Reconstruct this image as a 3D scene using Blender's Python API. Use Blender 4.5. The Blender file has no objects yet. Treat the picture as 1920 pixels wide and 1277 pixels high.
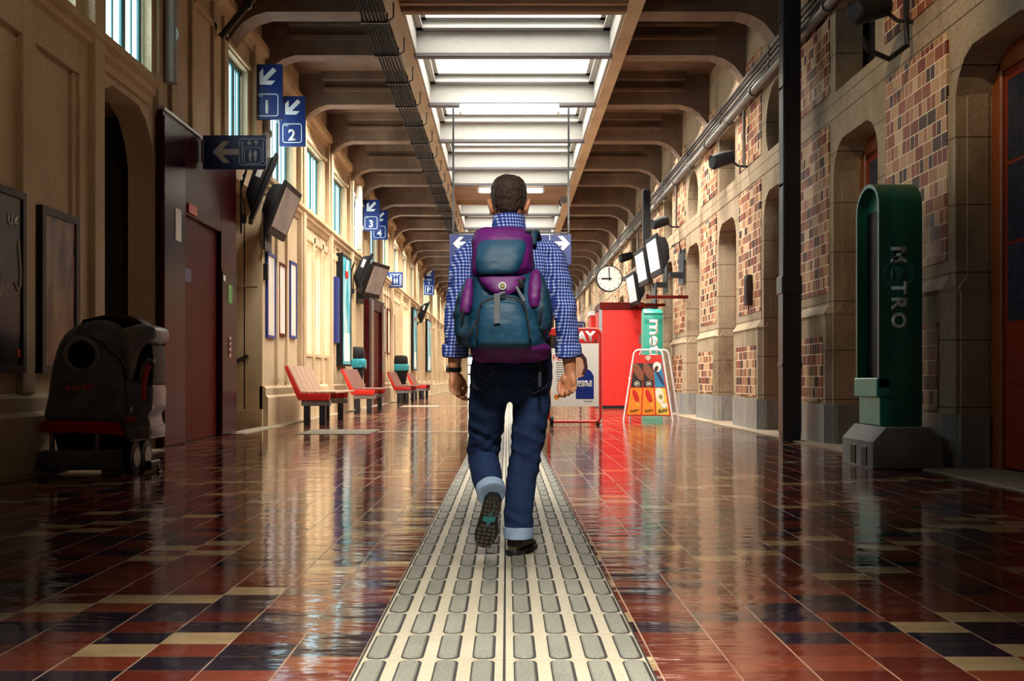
import bpy, bmesh, math, random
from mathutils import Vector, Matrix, noise
random.seed(7)
PI = math.pi
sc = bpy.context.scene
COL = sc.collection

# ------------------------------------------------------------------ camera, world, light, exposure
EYE = 0.83            # eye height
F = 1900.0            # focal length in pixels of the 1920 px wide frame
cam_d = bpy.data.cameras.new('camera')
cam_d.sensor_width = 36.0
cam_d.lens = 36.0 * F / 1920.0
cam_d.shift_x = 10.0 / 1920.0
cam_d.shift_y = 71.5 / 1920.0
cam_d.clip_end = 300
cam = bpy.data.objects.new('camera', cam_d)
cam.location = (0, 0, EYE)
cam.rotation_euler = (PI / 2, 0, 0)
COL.objects.link(cam)
sc.camera = cam

sc.view_settings.view_transform = 'Standard'
sc.view_settings.look = 'None'
sc.view_settings.gamma = 1.0
sc.view_settings.use_curve_mapping = False
sc.view_settings.exposure = 0.35
sc.cycles.max_bounces = 6
sc.cycles.diffuse_bounces = 3
sc.cycles.glossy_bounces = 3
sc.cycles.sample_clamp_indirect = 6.0
sc.cycles.use_denoising = True

world = bpy.data.worlds.new('world')
sc.world = world
world.use_nodes = True
bg = world.node_tree.nodes['Background']
bg.inputs[0].default_value = (1.0, 0.78, 0.55, 1)
bg.inputs[1].default_value = 0.008

SKYLIGHT_STRENGTH = 10.0
WINDOW_STRENGTH = 5.0
def area(name, loc, sx, sy, power, color, spread=PI, rot=(0, 0, 0)):
    d = bpy.data.lights.new(name, 'AREA')
    d.shape = 'RECTANGLE'; d.size = sx; d.size_y = sy
    d.energy = power; d.color = color; d.spread = spread
    o = bpy.data.objects.new(name, d)
    o.location = loc; o.rotation_euler = rot
    COL.objects.link(o)
    return o
# unseen area lights added overhead to brighten the strip and leave the sides dim
area('added_fill_near', (0.0, 2.2, 6.9), 0.7, 2.4, 44, (1.0, 0.95, 0.84), math.radians(30))
area('added_fill_far', (0.0, 9.0, 6.9), 1.4, 3.2, 48, (1.0, 0.95, 0.84), math.radians(44))
# spot added behind the camera to light the man's back and the strip
sp_d = bpy.data.lights.new('added_back_spot', 'SPOT'); sp_d.energy = 2800; sp_d.color = (1.0, 0.93, 0.82)
sp_d.spot_size = math.radians(25); sp_d.spot_blend = 1.0; sp_d.shadow_soft_size = 0.5
sp = bpy.data.objects.new('added_back_spot', sp_d); sp.location = (0.0, -2.4, 6.2); COL.objects.link(sp)
sp.rotation_euler = (Vector((0.0, 4.7, 0.95)) - Vector((0.0, -2.4, 6.2))).to_track_quat('-Z', 'Y').to_euler()
# two unseen warm spots added to brighten patches of the near walls
for a_, b_, e in (((0.6, 7.0, 6.2), (4.1, 10.3, 3.9), 420), ((-0.9, 5.6, 6.2), (-4.2, 9.4, 3.3), 70)):
    d = bpy.data.lights.new('added_wall_spot', 'SPOT'); d.energy = e; d.color = (1.0, 0.74, 0.45)
    d.spot_size = math.radians(44); d.spot_blend = 1.0; d.shadow_soft_size = 0.12
    o = bpy.data.objects.new('added_wall_spot', d); o.location = a_; COL.objects.link(o)
    o.rotation_euler = (Vector(b_) - Vector(a_)).to_track_quat('-Z', 'Y').to_euler()
# out-of-view spots added to light faces turned to the camera farther on
for x, e in ((-2.6, 1000), (2.5, 1500)):
    d = bpy.data.lights.new('added_forward_spot', 'SPOT'); d.energy = e; d.color = (1.0, 0.92, 0.80)
    d.spot_size = math.radians(62); d.spot_blend = 1.0; d.shadow_soft_size = 0.25
    o = bpy.data.objects.new('added_forward_spot', d); o.location = (x, 13.2, 6.0); COL.objects.link(o)
    o.rotation_euler = (Vector((x * .8, 20.5, 1.6)) - o.location).to_track_quat('-Z', 'Y').to_euler()
# area lights added out of sight behind the beams to brighten the far hall
for k, y in enumerate((17.45, 20.6, 23.75, 26.9, 34.45, 37.6, 40.75, 46.1, 51.45, 57.75, 63.0, 68.45, 74.75, 80.0, 86.0)):
    for x in (-2.95, 2.95):
        if y < 20 and x < 0: continue
        area('added_beam_fill', (x, y + .62, 6.42), 1.5, .16, 100 if y < 20 else 165, (1.0, 0.92, 0.79), PI * .8, (0, 0, 0))

# ------------------------------------------------------------------ helpers
def V(*a): return Vector(a)

class MB:
    def __init__(self): self.bm = bmesh.new(); self.mi = 0
    def m(self, i): self.mi = i; return self
    def face(self, vs):
        try:
            f = self.bm.faces.new(vs); f.material_index = self.mi; return f
        except ValueError:
            return None
    def merge(self, b2):
        b2.verts.index_update()
        vs = [self.bm.verts.new(v.co) for v in b2.verts]
        for f in b2.faces: self.face([vs[v.index] for v in f.verts])
        b2.free()
    def box(self, x0, x1, y0, y1, z0, z1, bev=0, seg=2, M=None):
        b = bmesh.new()
        bmesh.ops.create_cube(b, size=1)
        for v in b.verts:
            v.co = Vector(((x0 + x1) / 2 + v.co.x * (x1 - x0), (y0 + y1) / 2 + v.co.y * (y1 - y0), (z0 + z1) / 2 + v.co.z * (z1 - z0)))
        if bev: bmesh.ops.bevel(b, geom=b.edges[:], offset=bev, segments=seg, affect='EDGES', profile=0.5)
        if M: bmesh.ops.transform(b, matrix=M, verts=b.verts)
        self.merge(b); return self
    def prism(self, poly, axis, a, c, bev=0, seg=2, M=None):
        b = bmesh.new()
        def P(p, d):
            return {'X': (d, p[0], p[1]), 'Y': (p[0], d, p[1]), 'Z': (p[0], p[1], d)}[axis]
        A = [b.verts.new(P(p, a)) for p in poly]; C = [b.verts.new(P(p, c)) for p in poly]
        n = len(poly)
        fa = b.faces.new(A); fc = b.faces.new(C)
        for i in range(n): b.faces.new((A[i], A[(i + 1) % n], C[(i + 1) % n], C[i]))
        bmesh.ops.recalc_face_normals(b, faces=b.faces)
        if bev:
            es = list(set(list(fa.edges) + list(fc.edges)))
            bmesh.ops.bevel(b, geom=es, offset=bev, segments=seg, affect='EDGES', profile=0.5)
        if M: bmesh.ops.transform(b, matrix=M, verts=b.verts)
        self.merge(b); return self
    def plate(self, outer, holes, axis, a, c):
        b = bmesh.new()
        def P(p, d):
            return {'X': (d, p[0], p[1]), 'Y': (p[0], d, p[1]), 'Z': (p[0], p[1], d)}[axis]
        es = []
        for loop in [outer] + holes:
            vs = [b.verts.new(P(p, a)) for p in loop]
            for i in range(len(vs)): es.append(b.edges.new((vs[i], vs[(i + 1) % len(vs)])))
        r = bmesh.ops.triangle_fill(b, edges=es, use_beauty=True)
        fs = [g for g in r['geom'] if isinstance(g, bmesh.types.BMFace)]
        r = bmesh.ops.extrude_face_region(b, geom=fs)
        nv = [g for g in r['geom'] if isinstance(g, bmesh.types.BMVert)]
        d = Vector(P((0, 0), c - a))
        bmesh.ops.translate(b, vec=d, verts=nv)
        bmesh.ops.recalc_face_normals(b, faces=b.faces)
        self.merge(b); return self
    def loft(self, rings, cap=True, closed=False):
        R = [[self.bm.verts.new(p) for p in r] for r in rings]
        n = len(R[0]); m = len(R)
        for j in range(m if closed else m - 1):
            A, B = R[j], R[(j + 1) % m]
            for i in range(n): self.face((A[i], A[(i + 1) % n], B[(i + 1) % n], B[i]))
        if cap and not closed:
            self.face(list(reversed(R[0]))); self.face(R[-1])
        return self
    def path(self, pts, side=(1, 0, 0), n=16, cap=True, power=2.0, closed=False):
        """pts: (pos, rx, ry); rings square to the path, rx along side."""
        P = [Vector(p[0]) for p in pts]; rings = []
        m = len(P)
        for i, (p, rx, ry) in enumerate(pts):
            if closed: t = P[(i + 1) % m] - P[i - 1]
            else: t = P[min(i + 1, m - 1)] - P[max(i - 1, 0)]
            t.normalize()
            s = Vector(side); a = s - t * s.dot(t)
            if a.length < 1e-4: a = t.orthogonal()
            a.normalize(); bb = t.cross(a)
            r = []
            for k in range(n):
                w = 2 * PI * k / n; cx, sx = math.cos(w), math.sin(w)
                e = 2.0 / power
                cx = math.copysign(abs(cx) ** e, cx); sx = math.copysign(abs(sx) ** e, sx)
                r.append(P[i] + a * rx * cx + bb * ry * sx)
            rings.append(r)
        return self.loft(rings, cap, closed)
    def tube(self, pts, r, n=8, closed=False):
        q = [(p, (r[i] if isinstance(r, (list, tuple)) else r),) for i, p in enumerate(pts)]
        return self.path([(p, a, a) for p, a in q], side=(0.31, 0.52, 0.79), n=n, closed=closed)
    def cyl(self, p0, p1, r, r2=None, n=16):
        return self.tube([p0, p1], [r, r if r2 is None else r2], n)
    def ball(self, c, r, u=16, v=10, M=None):
        b = bmesh.new()
        bmesh.ops.create_uvsphere(b, u_segments=u, v_segments=v, radius=1)
        for w in b.verts: w.co = Vector((w.co.x * r[0], w.co.y * r[1], w.co.z * r[2]))
        if M: bmesh.ops.transform(b, matrix=M, verts=b.verts)
        bmesh.ops.translate(b, vec=Vector(c), verts=b.verts)
        self.merge(b); return self
    def poly(self, pts):
        self.face([self.bm.verts.new(p) for p in pts]); return self
    def xf(self, M):
        bmesh.ops.transform(self.bm, matrix=M, verts=self.bm.verts); return self
    def mesh(self, name, mats, recalc=True, smooth=True, angle=0.6):
        if recalc: bmesh.ops.recalc_face_normals(self.bm, faces=self.bm.faces)
        me = bpy.data.meshes.new(name)
        self.bm.to_mesh(me); self.bm.free()
        for mt in (mats if isinstance(mats, (list, tuple)) else [mats]): me.materials.append(mt)
        if smooth and len(me.polygons):
            me.polygons.foreach_set('use_smooth', [True] * len(me.polygons))
            me.set_sharp_from_angle(angle=angle)
        return me
    def obj(self, name, mats, parent=None, world=False, **k):
        return link(name, self.mesh(name, mats, **k), parent, world)

def link(name, me, parent=None, world=False):
    o = bpy.data.objects.new(name, me); COL.objects.link(o)
    if parent is not None:
        o.parent = parent
        if world:
            p = Vector((0, 0, 0)); q = parent
            while q is not None: p += q.location; q = q.parent
            o.location = -p
    return o

def tag(o, label=None, cat=None, group=None, kind=None):
    if label: o['label'] = label
    if cat: o['category'] = cat
    if group: o['group'] = group
    if kind: o['kind'] = kind
    return o

def thing(name, label, cat, loc=(0, 0, 0), rotz=0.0, group=None):
    o = bpy.data.objects.new(name, None); COL.objects.link(o)
    o.empty_display_size = 0.1
    o.location = loc; o.rotation_euler = (0, 0, rotz)
    return tag(o, label, cat, group)

def struct(name, mb, mats, **k):
    return tag(mb.obj(name, mats, **k), kind='structure')

def dup(root, loc=None, rotz=None, label=None, group=None):
    r = root.copy(); COL.objects.link(r)
    if loc is not None: r.location = loc
    if rotz is not None: r.rotation_euler = (0, 0, rotz)
    if label: r['label'] = label
    if group: r['group'] = group
    for ch in list(root.children):
        c = ch.copy(); COL.objects.link(c); c.parent = r
        for g in list(ch.children):
            d = g.copy(); COL.objects.link(d); d.parent = c
    return r

_fonts = {}
def letters(s, mat, name='lettering', parent=None, h=None, w=None, M=Matrix(), bold=0.0, ext=0.004, align='C', shear=0.0):
    """writing as a mesh in the local XZ plane read from -Y, centred (or left aligned) on the origin, then M."""
    cu = bpy.data.curves.new('t', 'FONT'); cu.body = s; cu.size = 1.0
    cu.offset = bold; cu.extrude = 0.0; cu.shear = shear; cu.resolution_u = 4
    o = bpy.data.objects.new('t', cu); COL.objects.link(o)
    bpy.context.view_layer.update()
    me0 = bpy.data.meshes.new_from_object(o.evaluated_get(bpy.context.evaluated_depsgraph_get()))
    bpy.data.objects.remove(o); bpy.data.curves.remove(cu)
    xs = [v.co.x for v in me0.vertices]; ys = [v.co.y for v in me0.vertices]
    x0, x1, y0, y1 = min(xs), max(xs), min(ys), max(ys)
    sy = (h / (y1 - y0)) if h else (w / (x1 - x0))
    sx = (w / (x1 - x0)) if w else sy
    cx = (x0 + x1) / 2 if align == 'C' else x0
    b = bmesh.new(); b.from_mesh(me0); bpy.data.meshes.remove(me0)
    for v in b.verts: v.co = Vector(((v.co.x - cx) * sx, -ext, (v.co.y - (y0 + y1) / 2) * sy))
    r = bmesh.ops.extrude_face_region(b, geom=b.faces[:])
    nv = [g for g in r['geom'] if isinstance(g, bmesh.types.BMVert)]
    bmesh.ops.translate(b, vec=(0, ext, 0), verts=nv)
    bmesh.ops.recalc_face_normals(b, faces=b.faces)
    bmesh.ops.transform(b, matrix=M, verts=b.verts)
    me = bpy.data.meshes.new(name); b.to_mesh(me); b.free(); me.materials.append(mat)
    return link(name, me, parent)

def T(x, y, z): return Matrix.Translation((x, y, z))
def RY(d): return Matrix.Rotation(math.radians(d), 4, 'Y')
def RX(d): return Matrix.Rotation(math.radians(d), 4, 'X')
def RZ(d): return Matrix.Rotation(math.radians(d), 4, 'Z')

# ------------------------------------------------------------------ materials
class NT:
    def __init__(self, name):
        self.mat = bpy.data.materials.new(name); self.mat.use_nodes = True
        self.t = self.mat.node_tree; self.n = self.t.nodes; self.l = self.t.links
        self.b = self.n['Principled BSDF']
    def new(self, typ, **k):
        q = self.n.new(typ)
        for a, v in k.items(): setattr(q, a, v)
        return q
    def put(self, sock, v):
        if isinstance(v, bpy.types.NodeSocket): self.l.new(v, sock)
        else: sock.default_value = v
    def math(self, op, a, b=None, c=None):
        q = self.new('ShaderNodeMath', operation=op)
        self.put(q.inputs[0], a)
        if b is not None: self.put(q.inputs[1], b)
        if c is not None: self.put(q.inputs[2], c)
        return q.outputs[0]
    def coord(self):
        q = self.new('ShaderNodeTexCoord'); return q.outputs['Object']
    def xyz(self, vec=None):
        q = self.new('ShaderNodeSeparateXYZ'); self.l.new(vec or self.coord(), q.inputs[0]); return q.outputs
    def comb(self, x, y, z=0.0):
        q = self.new('ShaderNodeCombineXYZ')
        for i, v in enumerate((x, y, z)): self.put(q.inputs[i], v)
        return q.outputs[0]
    def noise(self, vec, scale, detail=4, rough=0.6, scl=None):
        if scl:
            q = self.new('ShaderNodeVectorMath', operation='MULTIPLY'); self.l.new(vec, q.inputs[0]); q.inputs[1].default_value = scl; vec = q.outputs[0]
        q = self.new('ShaderNodeTexNoise'); self.l.new(vec, q.inputs['Vector'])
        q.inputs['Scale'].default_value = scale; q.inputs['Detail'].default_value = detail; q.inputs['Roughness'].default_value = rough
        return q.outputs['Fac']
    def white(self, vec):
        q = self.new('ShaderNodeTexWhiteNoise', noise_dimensions='3D'); self.l.new(vec, q.inputs['Vector']); return q.outputs
    def ramp(self, fac, stops, const=False):
        q = self.new('ShaderNodeValToRGB'); self.l.new(fac, q.inputs[0])
        e = q.color_ramp.elements
        if const: q.color_ramp.interpolation = 'CONSTANT'
        while len(e) < len(stops): e.new(0.5)
        for i, (p, c) in enumerate(stops):
            e[i].position = p; e[i].color = (*c, 1) if len(c) == 3 else c
        return q.outputs[0]
    def mix(self, fac, a, b, mode='MIX'):
        q = self.new('ShaderNodeMix', data_type='RGBA', blend_type=mode)
        self.put(q.inputs[0], fac)
        self.put(q.inputs[6], (*a, 1) if isinstance(a, tuple) and len(a) == 3 else a)
        self.put(q.inputs[7], (*b, 1) if isinstance(b, tuple) and len(b) == 3 else b)
        return q.outputs[2]
    def bump(self, h, strength=0.3, dist=0.01, normal=None):
        q = self.new('ShaderNodeBump'); self.l.new(h, q.inputs['Height'])
        q.inputs['Strength'].default_value = strength; q.inputs['Distance'].default_value = dist
        if normal is not None: self.l.new(normal, q.inputs['Normal'])
        self.l.new(q.outputs[0], self.b.inputs['Normal']); return q.outputs[0]
    def set(self, color=None, rough=None, metal=None, spec=None, emit=None, strength=None):
        I = self.b.inputs
        if color is not None: self.put(I['Base Color'], (*color, 1) if isinstance(color, tuple) and len(color) == 3 else color)
        if rough is not None: self.put(I['Roughness'], rough)
        if metal is not None: I['Metallic'].default_value = metal
        if spec is not None: I['Specular IOR Level'].default_value = spec
        if emit is not None: self.put(I['Emission Color'], (*emit, 1) if isinstance(emit, tuple) and len(emit) == 3 else emit)
        if strength is not None: I['Emission Strength'].default_value = strength
        return self.mat

def M_(name, color, rough=0.5, metal=0.0, var=0.15, scale=12.0, bump=0.1, bscale=60.0, emit=None, strength=None, spec=None):
    """plain paint, plastic, metal or cloth with slight mottling and grain."""
    t = NT(name); c = t.coord()
    f = t.noise(c, scale)
    lo = tuple(max(0, v * (1 - var)) for v in color); hi = tuple(min(1, v * (1 + var)) for v in color)
    col = t.ramp(f, [(0.3, lo), (0.7, hi)])
    if bump: t.bump(t.noise(c, bscale, 3), bump, 0.01)
    return t.set(col, rough, metal, spec, emit, strength)

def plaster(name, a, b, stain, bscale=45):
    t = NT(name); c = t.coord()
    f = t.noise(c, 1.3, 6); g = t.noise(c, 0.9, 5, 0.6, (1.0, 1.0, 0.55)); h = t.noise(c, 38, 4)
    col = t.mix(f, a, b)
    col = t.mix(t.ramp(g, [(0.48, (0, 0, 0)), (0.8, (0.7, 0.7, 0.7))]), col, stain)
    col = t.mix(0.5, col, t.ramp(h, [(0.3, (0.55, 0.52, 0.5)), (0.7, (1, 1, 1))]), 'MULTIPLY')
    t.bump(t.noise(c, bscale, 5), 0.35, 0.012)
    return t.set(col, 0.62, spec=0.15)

MT = {}
MT['plaster'] = plaster('cream_plaster', (0.60, 0.45, 0.27), (0.74, 0.59, 0.39), (0.30, 0.19, 0.10))
MT['trim'] = plaster('cream_trim_paint', (0.62, 0.45, 0.26), (0.72, 0.56, 0.36), (0.34, 0.20, 0.10))
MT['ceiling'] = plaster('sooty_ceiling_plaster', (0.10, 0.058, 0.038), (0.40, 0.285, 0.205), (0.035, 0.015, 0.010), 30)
MT['coffer'] = M_('white_coffer_paint', (0.40, 0.39, 0.36), 0.5, var=0.05, bump=0.05)
MT['coffer_edge'] = M_('grey_coffer_edge', (0.10, 0.095, 0.10), 0.5, bump=0.05)
MT['beam_brown'] = plaster('brown_beam_paint', (0.36, 0.22, 0.13), (0.5, 0.33, 0.21), (0.2, 0.1, 0.06))
MT['dark_room'] = M_('shade_painted_interior', (0.05, 0.035, 0.025), 0.8)  # shade of the rooms behind the openings is put into this dark colour
MT['black'] = M_('black_plastic', (0.010, 0.010, 0.012), 0.5, spec=0.2)
MT['black_iron'] = M_('black_painted_iron', (0.018, 0.02, 0.026), 0.3, bump=0.2)
MT['grey_metal'] = M_('grey_metal', (0.32, 0.32, 0.33), 0.35, 0.7)
MT['white_metal'] = M_('white_enamel', (0.8, 0.8, 0.8), 0.3, var=0.04, bump=0)
MT['chrome'] = M_('brushed_steel', (0.55, 0.52, 0.54), 0.22, 0.95)
MT['pipe'] = M_('grey_pipe_paint', (0.15, 0.13, 0.115), 0.4, var=0.25)
MT['teal_frame'] = M_('teal_window_paint', (0.012, 0.10, 0.11), 0.35)
MT['pane'] = M_('frosted_window_glass', (0.7, 0.85, 0.88), 0.2, var=0.03, bump=0, emit=(0.70, 0.93, 1.0), strength=WINDOW_STRENGTH)
MT['pane_warm'] = M_('milky_window_glass', (0.8, 0.8, 0.75), 0.3, var=0.03, bump=0, emit=(1.0, 0.93, 0.80), strength=WINDOW_STRENGTH * 0.8)
MT['sky_glass'] = M_('skylight_glass', (0.9, 0.9, 0.9), 0.2, var=0.03, bump=0, emit=(1.0, 0.97, 0.90), strength=SKYLIGHT_STRENGTH)
MT['tube'] = M_('lit_fluorescent_tube', (0.9, 0.9, 0.85), 0.3, var=0.02, bump=0, emit=(1.0, 0.92, 0.74), strength=9.0)
MT['sign_blue'] = M_('navy_sign_enamel', (0.008, 0.03, 0.16), 0.35, var=0.1, bump=0)
MT['sign_white'] = M_('white_sign_print', (0.82, 0.82, 0.80), 0.4, var=0.04, bump=0)
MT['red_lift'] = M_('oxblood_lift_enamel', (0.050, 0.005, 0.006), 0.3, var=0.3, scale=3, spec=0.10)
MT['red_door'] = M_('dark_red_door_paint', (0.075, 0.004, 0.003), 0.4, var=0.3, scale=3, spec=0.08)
MT['red'] = M_('bright_red_paint', (0.60, 0.02, 0.012), 0.35, var=0.12)
MT['red_kiosk'] = M_('red_kiosk_panel', (0.70, 0.015, 0.010), 0.45, var=0.2, scale=4)
MT['purple'] = M_('purple_sheen_enamel', (0.026, 0.006, 0.013), 0.2, var=0.5, scale=3, spec=0.10)
MT['white_paper'] = M_('white_paper', (0.82, 0.80, 0.74), 0.6, var=0.03, bump=0)
MT['green_sticker'] = M_('green_sticker', (0.12, 0.35, 0.07), 0.5, bump=0)
MT['blue_frame'] = M_('blue_frame_paint', (0.01, 0.03, 0.22), 0.35)
MT['wood_dark'] = M_('dark_frame_wood', (0.022, 0.012, 0.008), 0.5, var=0.4, spec=0.25)
MT['dark_glass'] = M_('dark_pane', (0.03, 0.04, 0.06), 0.08, var=0.3, bump=0)
MT['screen'] = M_('grey_screen', (0.30, 0.275, 0.25), 0.35, var=0.3, scale=3, bump=0)
MT['screen_lit'] = M_('pale_lit_screen', (0.4, 0.42, 0.42), 0.15, var=0.1, bump=0, emit=(0.9, 0.97, 0.95), strength=0.35)
MT['totem'] = M_('dark_green_enamel', (0.012, 0.13, 0.085), 0.35, var=0.12, bump=0.03)
MT['totem_teal'] = M_('teal_green_enamel', (0.02, 0.33, 0.25), 0.35, var=0.08, bump=0.03)
MT['totem_ring'] = M_('teal_logo_print', (0.03, 0.22, 0.20), 0.4, bump=0)
MT['pale_print'] = M_('pale_logo_print', (0.75, 0.88, 0.86), 0.4, var=0.08, bump=0)
MT['concrete'] = plaster('weathered_concrete', (0.20, 0.19, 0.18), (0.38, 0.36, 0.34), (0.08, 0.07, 0.06))
MT['skin'] = M_('tanned_skin', (0.62, 0.265, 0.135), 0.45, var=0.14, scale=25, bump=0.08, bscale=180)
MT['kerb'] = plaster('stone_edging', (0.30, 0.24, 0.17), (0.45, 0.37, 0.27), (0.12, 0.08, 0.05))

def stone_mat():
    t = NT('weathered_sandstone'); c = t.coord(); o = t.xyz(c)
    f = t.noise(c, 1.1, 6); g = t.noise(c, 1.0, 5, 0.6, (1.2, 1.2, 0.55)); h = t.noise(c, 30, 4)
    col = t.mix(f, (0.34, 0.25, 0.16), (0.55, 0.44, 0.30))
    col = t.mix(t.ramp(g, [(0.5, (0, 0, 0)), (0.72, (0.85, 0.85, 0.85))]), col, (0.15, 0.095, 0.05))
    col = t.mix(0.6, col, t.ramp(h, [(0.3, (0.5, 0.47, 0.45)), (0.7, (1, 1, 1))]), 'MULTIPLY')
    # fine dark bed joints
    z = t.math('FRACT', t.math('MULTIPLY', t.math('ADD', o[2], 0.06), 1 / 0.62))
    j = t.math('LESS_THAN', z, 0.022)
    col = t.mix(t.math('MULTIPLY', j, 0.8), col, (0.06, 0.04, 0.025))
    t.bump(t.math('SUBTRACT', t.noise(c, 40, 5), t.math('MULTIPLY', j, 1.5)), 0.4, 0.012)
    return t.set(col, 0.65, spec=0.12)
MT['stone'] = stone_mat()

def brick_mat():
    t = NT('glazed_brick'); c = t.coord(); o = t.xyz(c)
    H = 0.1425
    zz = t.math('DIVIDE', o[2], H); row = t.math('FLOOR', zz); fz = t.math('FRACT', zz)
    par = t.math('MODULO', row, 2.0)
    wid = t.math('ADD', t.math('MULTIPLY', par, 0.10), 0.105)
    yy = t.math('DIVIDE', t.math('ADD', o[1], t.math('MULTIPLY', row, 0.043)), wid)
    col_i = t.math('FLOOR', yy); fy = t.math('FRACT', yy)
    w = t.white(t.comb(col_i, row, par))
    base = t.ramp(w[0], [(0.0, (0.55, 0.33, 0.17)), (0.20, (0.42, 0.19, 0.085)), (0.38, (0.28, 0.075, 0.032)), (0.58, (0.20, 0.036, 0.020)),
                          (0.74, (0.045, 0.016, 0.012)), (0.90, (0.66, 0.46, 0.28))], True)
    n = t.noise(c, 9, 5, 0.6, (1, 3, 0.4))
    base = t.mix(t.math('MULTIPLY', n, 0.35), base, (0.08, 0.03, 0.015))
    mz = t.math('LESS_THAN', fz, 0.075)
    my = t.math('LESS_THAN', t.math('MULTIPLY', fy, wid), 0.010)
    mo = t.math('MAXIMUM', mz, my)
    col = t.mix(mo, base, (0.80, 0.70, 0.52))
    t.bump(t.math('SUBTRACT', t.math('MULTIPLY', n, 0.3), t.math('MULTIPLY', mo, 0.6)), 0.5, 0.012)
    return t.set(col, t.math('ADD', t.math('MULTIPLY', mo, 0.4), 0.45), spec=0.10)
MT['brick'] = brick_mat()

def granite_mat():
    t = NT('blue_grey_granite'); c = t.coord()
    h = t.noise(c, 90, 3); g = t.noise(c, 2.2, 5, 0.6, (2, 2, 0.5))
    col = t.mix(h, (0.06, 0.07, 0.08), (0.36, 0.36, 0.35))
    col = t.mix(t.ramp(g, [(0.45, (0, 0, 0)), (0.7, (0.7, 0.7, 0.7))]), col, (0.42, 0.38, 0.31))
    t.bump(h, 0.15, 0.006)
    return t.set(col, 0.4)
MT['granite'] = granite_mat()

def floor_mat():
    t = NT('polished_floor_tile'); c = t.coord(); o = t.xyz(c)
    W, L = 0.217, 0.144
    X = t.math('DIVIDE', o[0], W); Y = t.math('DIVIDE', o[1], L)
    ix = t.math('FLOOR', X); fx = t.math('FRACT', X)
    iy = t.math('FLOOR', Y); fy = t.math('FRACT', Y)
    odd = t.math('FLOORED_MODULO', ix, 2.0)
    w = t.white(t.comb(t.math('FLOOR', t.math('DIVIDE', ix, 2.0)), t.math('SUBTRACT', iy, odd), 3.0))
    base = t.ramp(w[0], [(0.0, (0.150, 0.028, 0.014)), (0.30, (0.105, 0.018, 0.011)), (0.48, (0.19, 0.042, 0.020)), (0.59, (0.014, 0.010, 0.018)),
                         (0.78, (0.028, 0.016, 0.026)), (0.88, (0.40, 0.28, 0.14))], True)
    w2 = t.white(t.comb(ix, iy, 9.0))
    n = t.noise(c, 7, 6, 0.65, (0.6, 1.6, 1))
    base = t.mix(0.55, base, t.ramp(n, [(0.3, (0.45, 0.42, 0.42)), (0.7, (1.15, 1.1, 1.1))]), 'MULTIPLY')
    base = t.mix(0.25, base, t.ramp(w2[0], [(0.0, (0.6, 0.6, 0.6)), (1.0, (1.3, 1.3, 1.3))]), 'MULTIPLY')
    gx = t.math('LESS_THAN', t.math('ABSOLUTE', t.math('SUBTRACT', fx, 0.5)), 0.487)
    gy = t.math('LESS_THAN', t.math('ABSOLUTE', t.math('SUBTRACT', fy, 0.5)), 0.487)
    gn = t.noise(c, 5, 3)
    jx = t.math('MULTIPLY', t.math('SUBTRACT', 1.0, gx), t.ramp(gn, [(0.3, (0.25, 0.25, 0.25)), (0.6, (1, 1, 1))]))
    jy = t.math('MULTIPLY', t.math('SUBTRACT', 1.0, gy), 0.35)
    col = t.mix(jx, base, (0.36, 0.24, 0.15))
    col = t.mix(jy, col, (0.25, 0.13, 0.08))
    # every tile lies at its own slight tilt, the glaze is wavy
    tilt = t.math('MULTIPLY', t.math('SUBTRACT', w2[0], 0.5), t.math('MULTIPLY', fy, 0.16))
    wave = t.noise(c, 3.2, 3, 0.5, (0.7, 2.6, 1)); fine = t.noise(c, 22, 3, 0.5, (0.5, 1.5, 1))
    hgt = t.math('ADD', t.math('ADD', tilt, t.math('MULTIPLY', wave, 0.75)), t.math('MULTIPLY', fine, 0.10))
    t.bump(hgt, 0.55, 0.010)
    r = t.math('ADD', t.math('MULTIPLY', t.noise(c, 4, 4), 0.10), 0.03)
    r = t.math('ADD', r, t.math('MULTIPLY', jx, 0.35))
    return t.set(col, r, spec=0.55)
MT['floor'] = floor_mat()

def strip_mats():
    t = NT('cream_tactile_paving'); c = t.coord(); o = t.xyz(c)
    n = t.noise(c, 3.0, 6); h = t.noise(c, 120, 2)
    col = t.mix(n, (0.34, 0.30, 0.205), (0.60, 0.54, 0.41))
    col = t.mix(0.5, col, t.ramp(h, [(0.35, (0.62, 0.6, 0.58)), (0.6, (1, 1, 1))]), 'MULTIPLY')
    fy = t.math('FRACT', t.math('DIVIDE', o[1], 0.297))
    j = t.math('LESS_THAN', fy, 0.014)
    col = t.mix(t.math('MULTIPLY', j, 0.6), col, (0.20, 0.17, 0.12))
    t.bump(h, 0.15, 0.005)
    a = t.set(col, 0.42)
    t = NT('grey_worn_bar'); c = t.coord()
    n = t.noise(c, 2.0, 5); h = t.noise(c, 110, 2)
    col = t.mix(n, (0.075, 0.076, 0.062), (0.36, 0.35, 0.285))
    col = t.mix(0.6, col, t.ramp(h, [(0.35, (0.5, 0.5, 0.5)), (0.65, (1.2, 1.2, 1.2))]), 'MULTIPLY')
    t.bump(h, 0.25, 0.006)
    b = t.set(col, 0.5)
    g = M_('black_bar_groove', (0.02, 0.018, 0.016), 0.8)
    return [a, b, g]
MT['strip'] = strip_mats()

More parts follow.
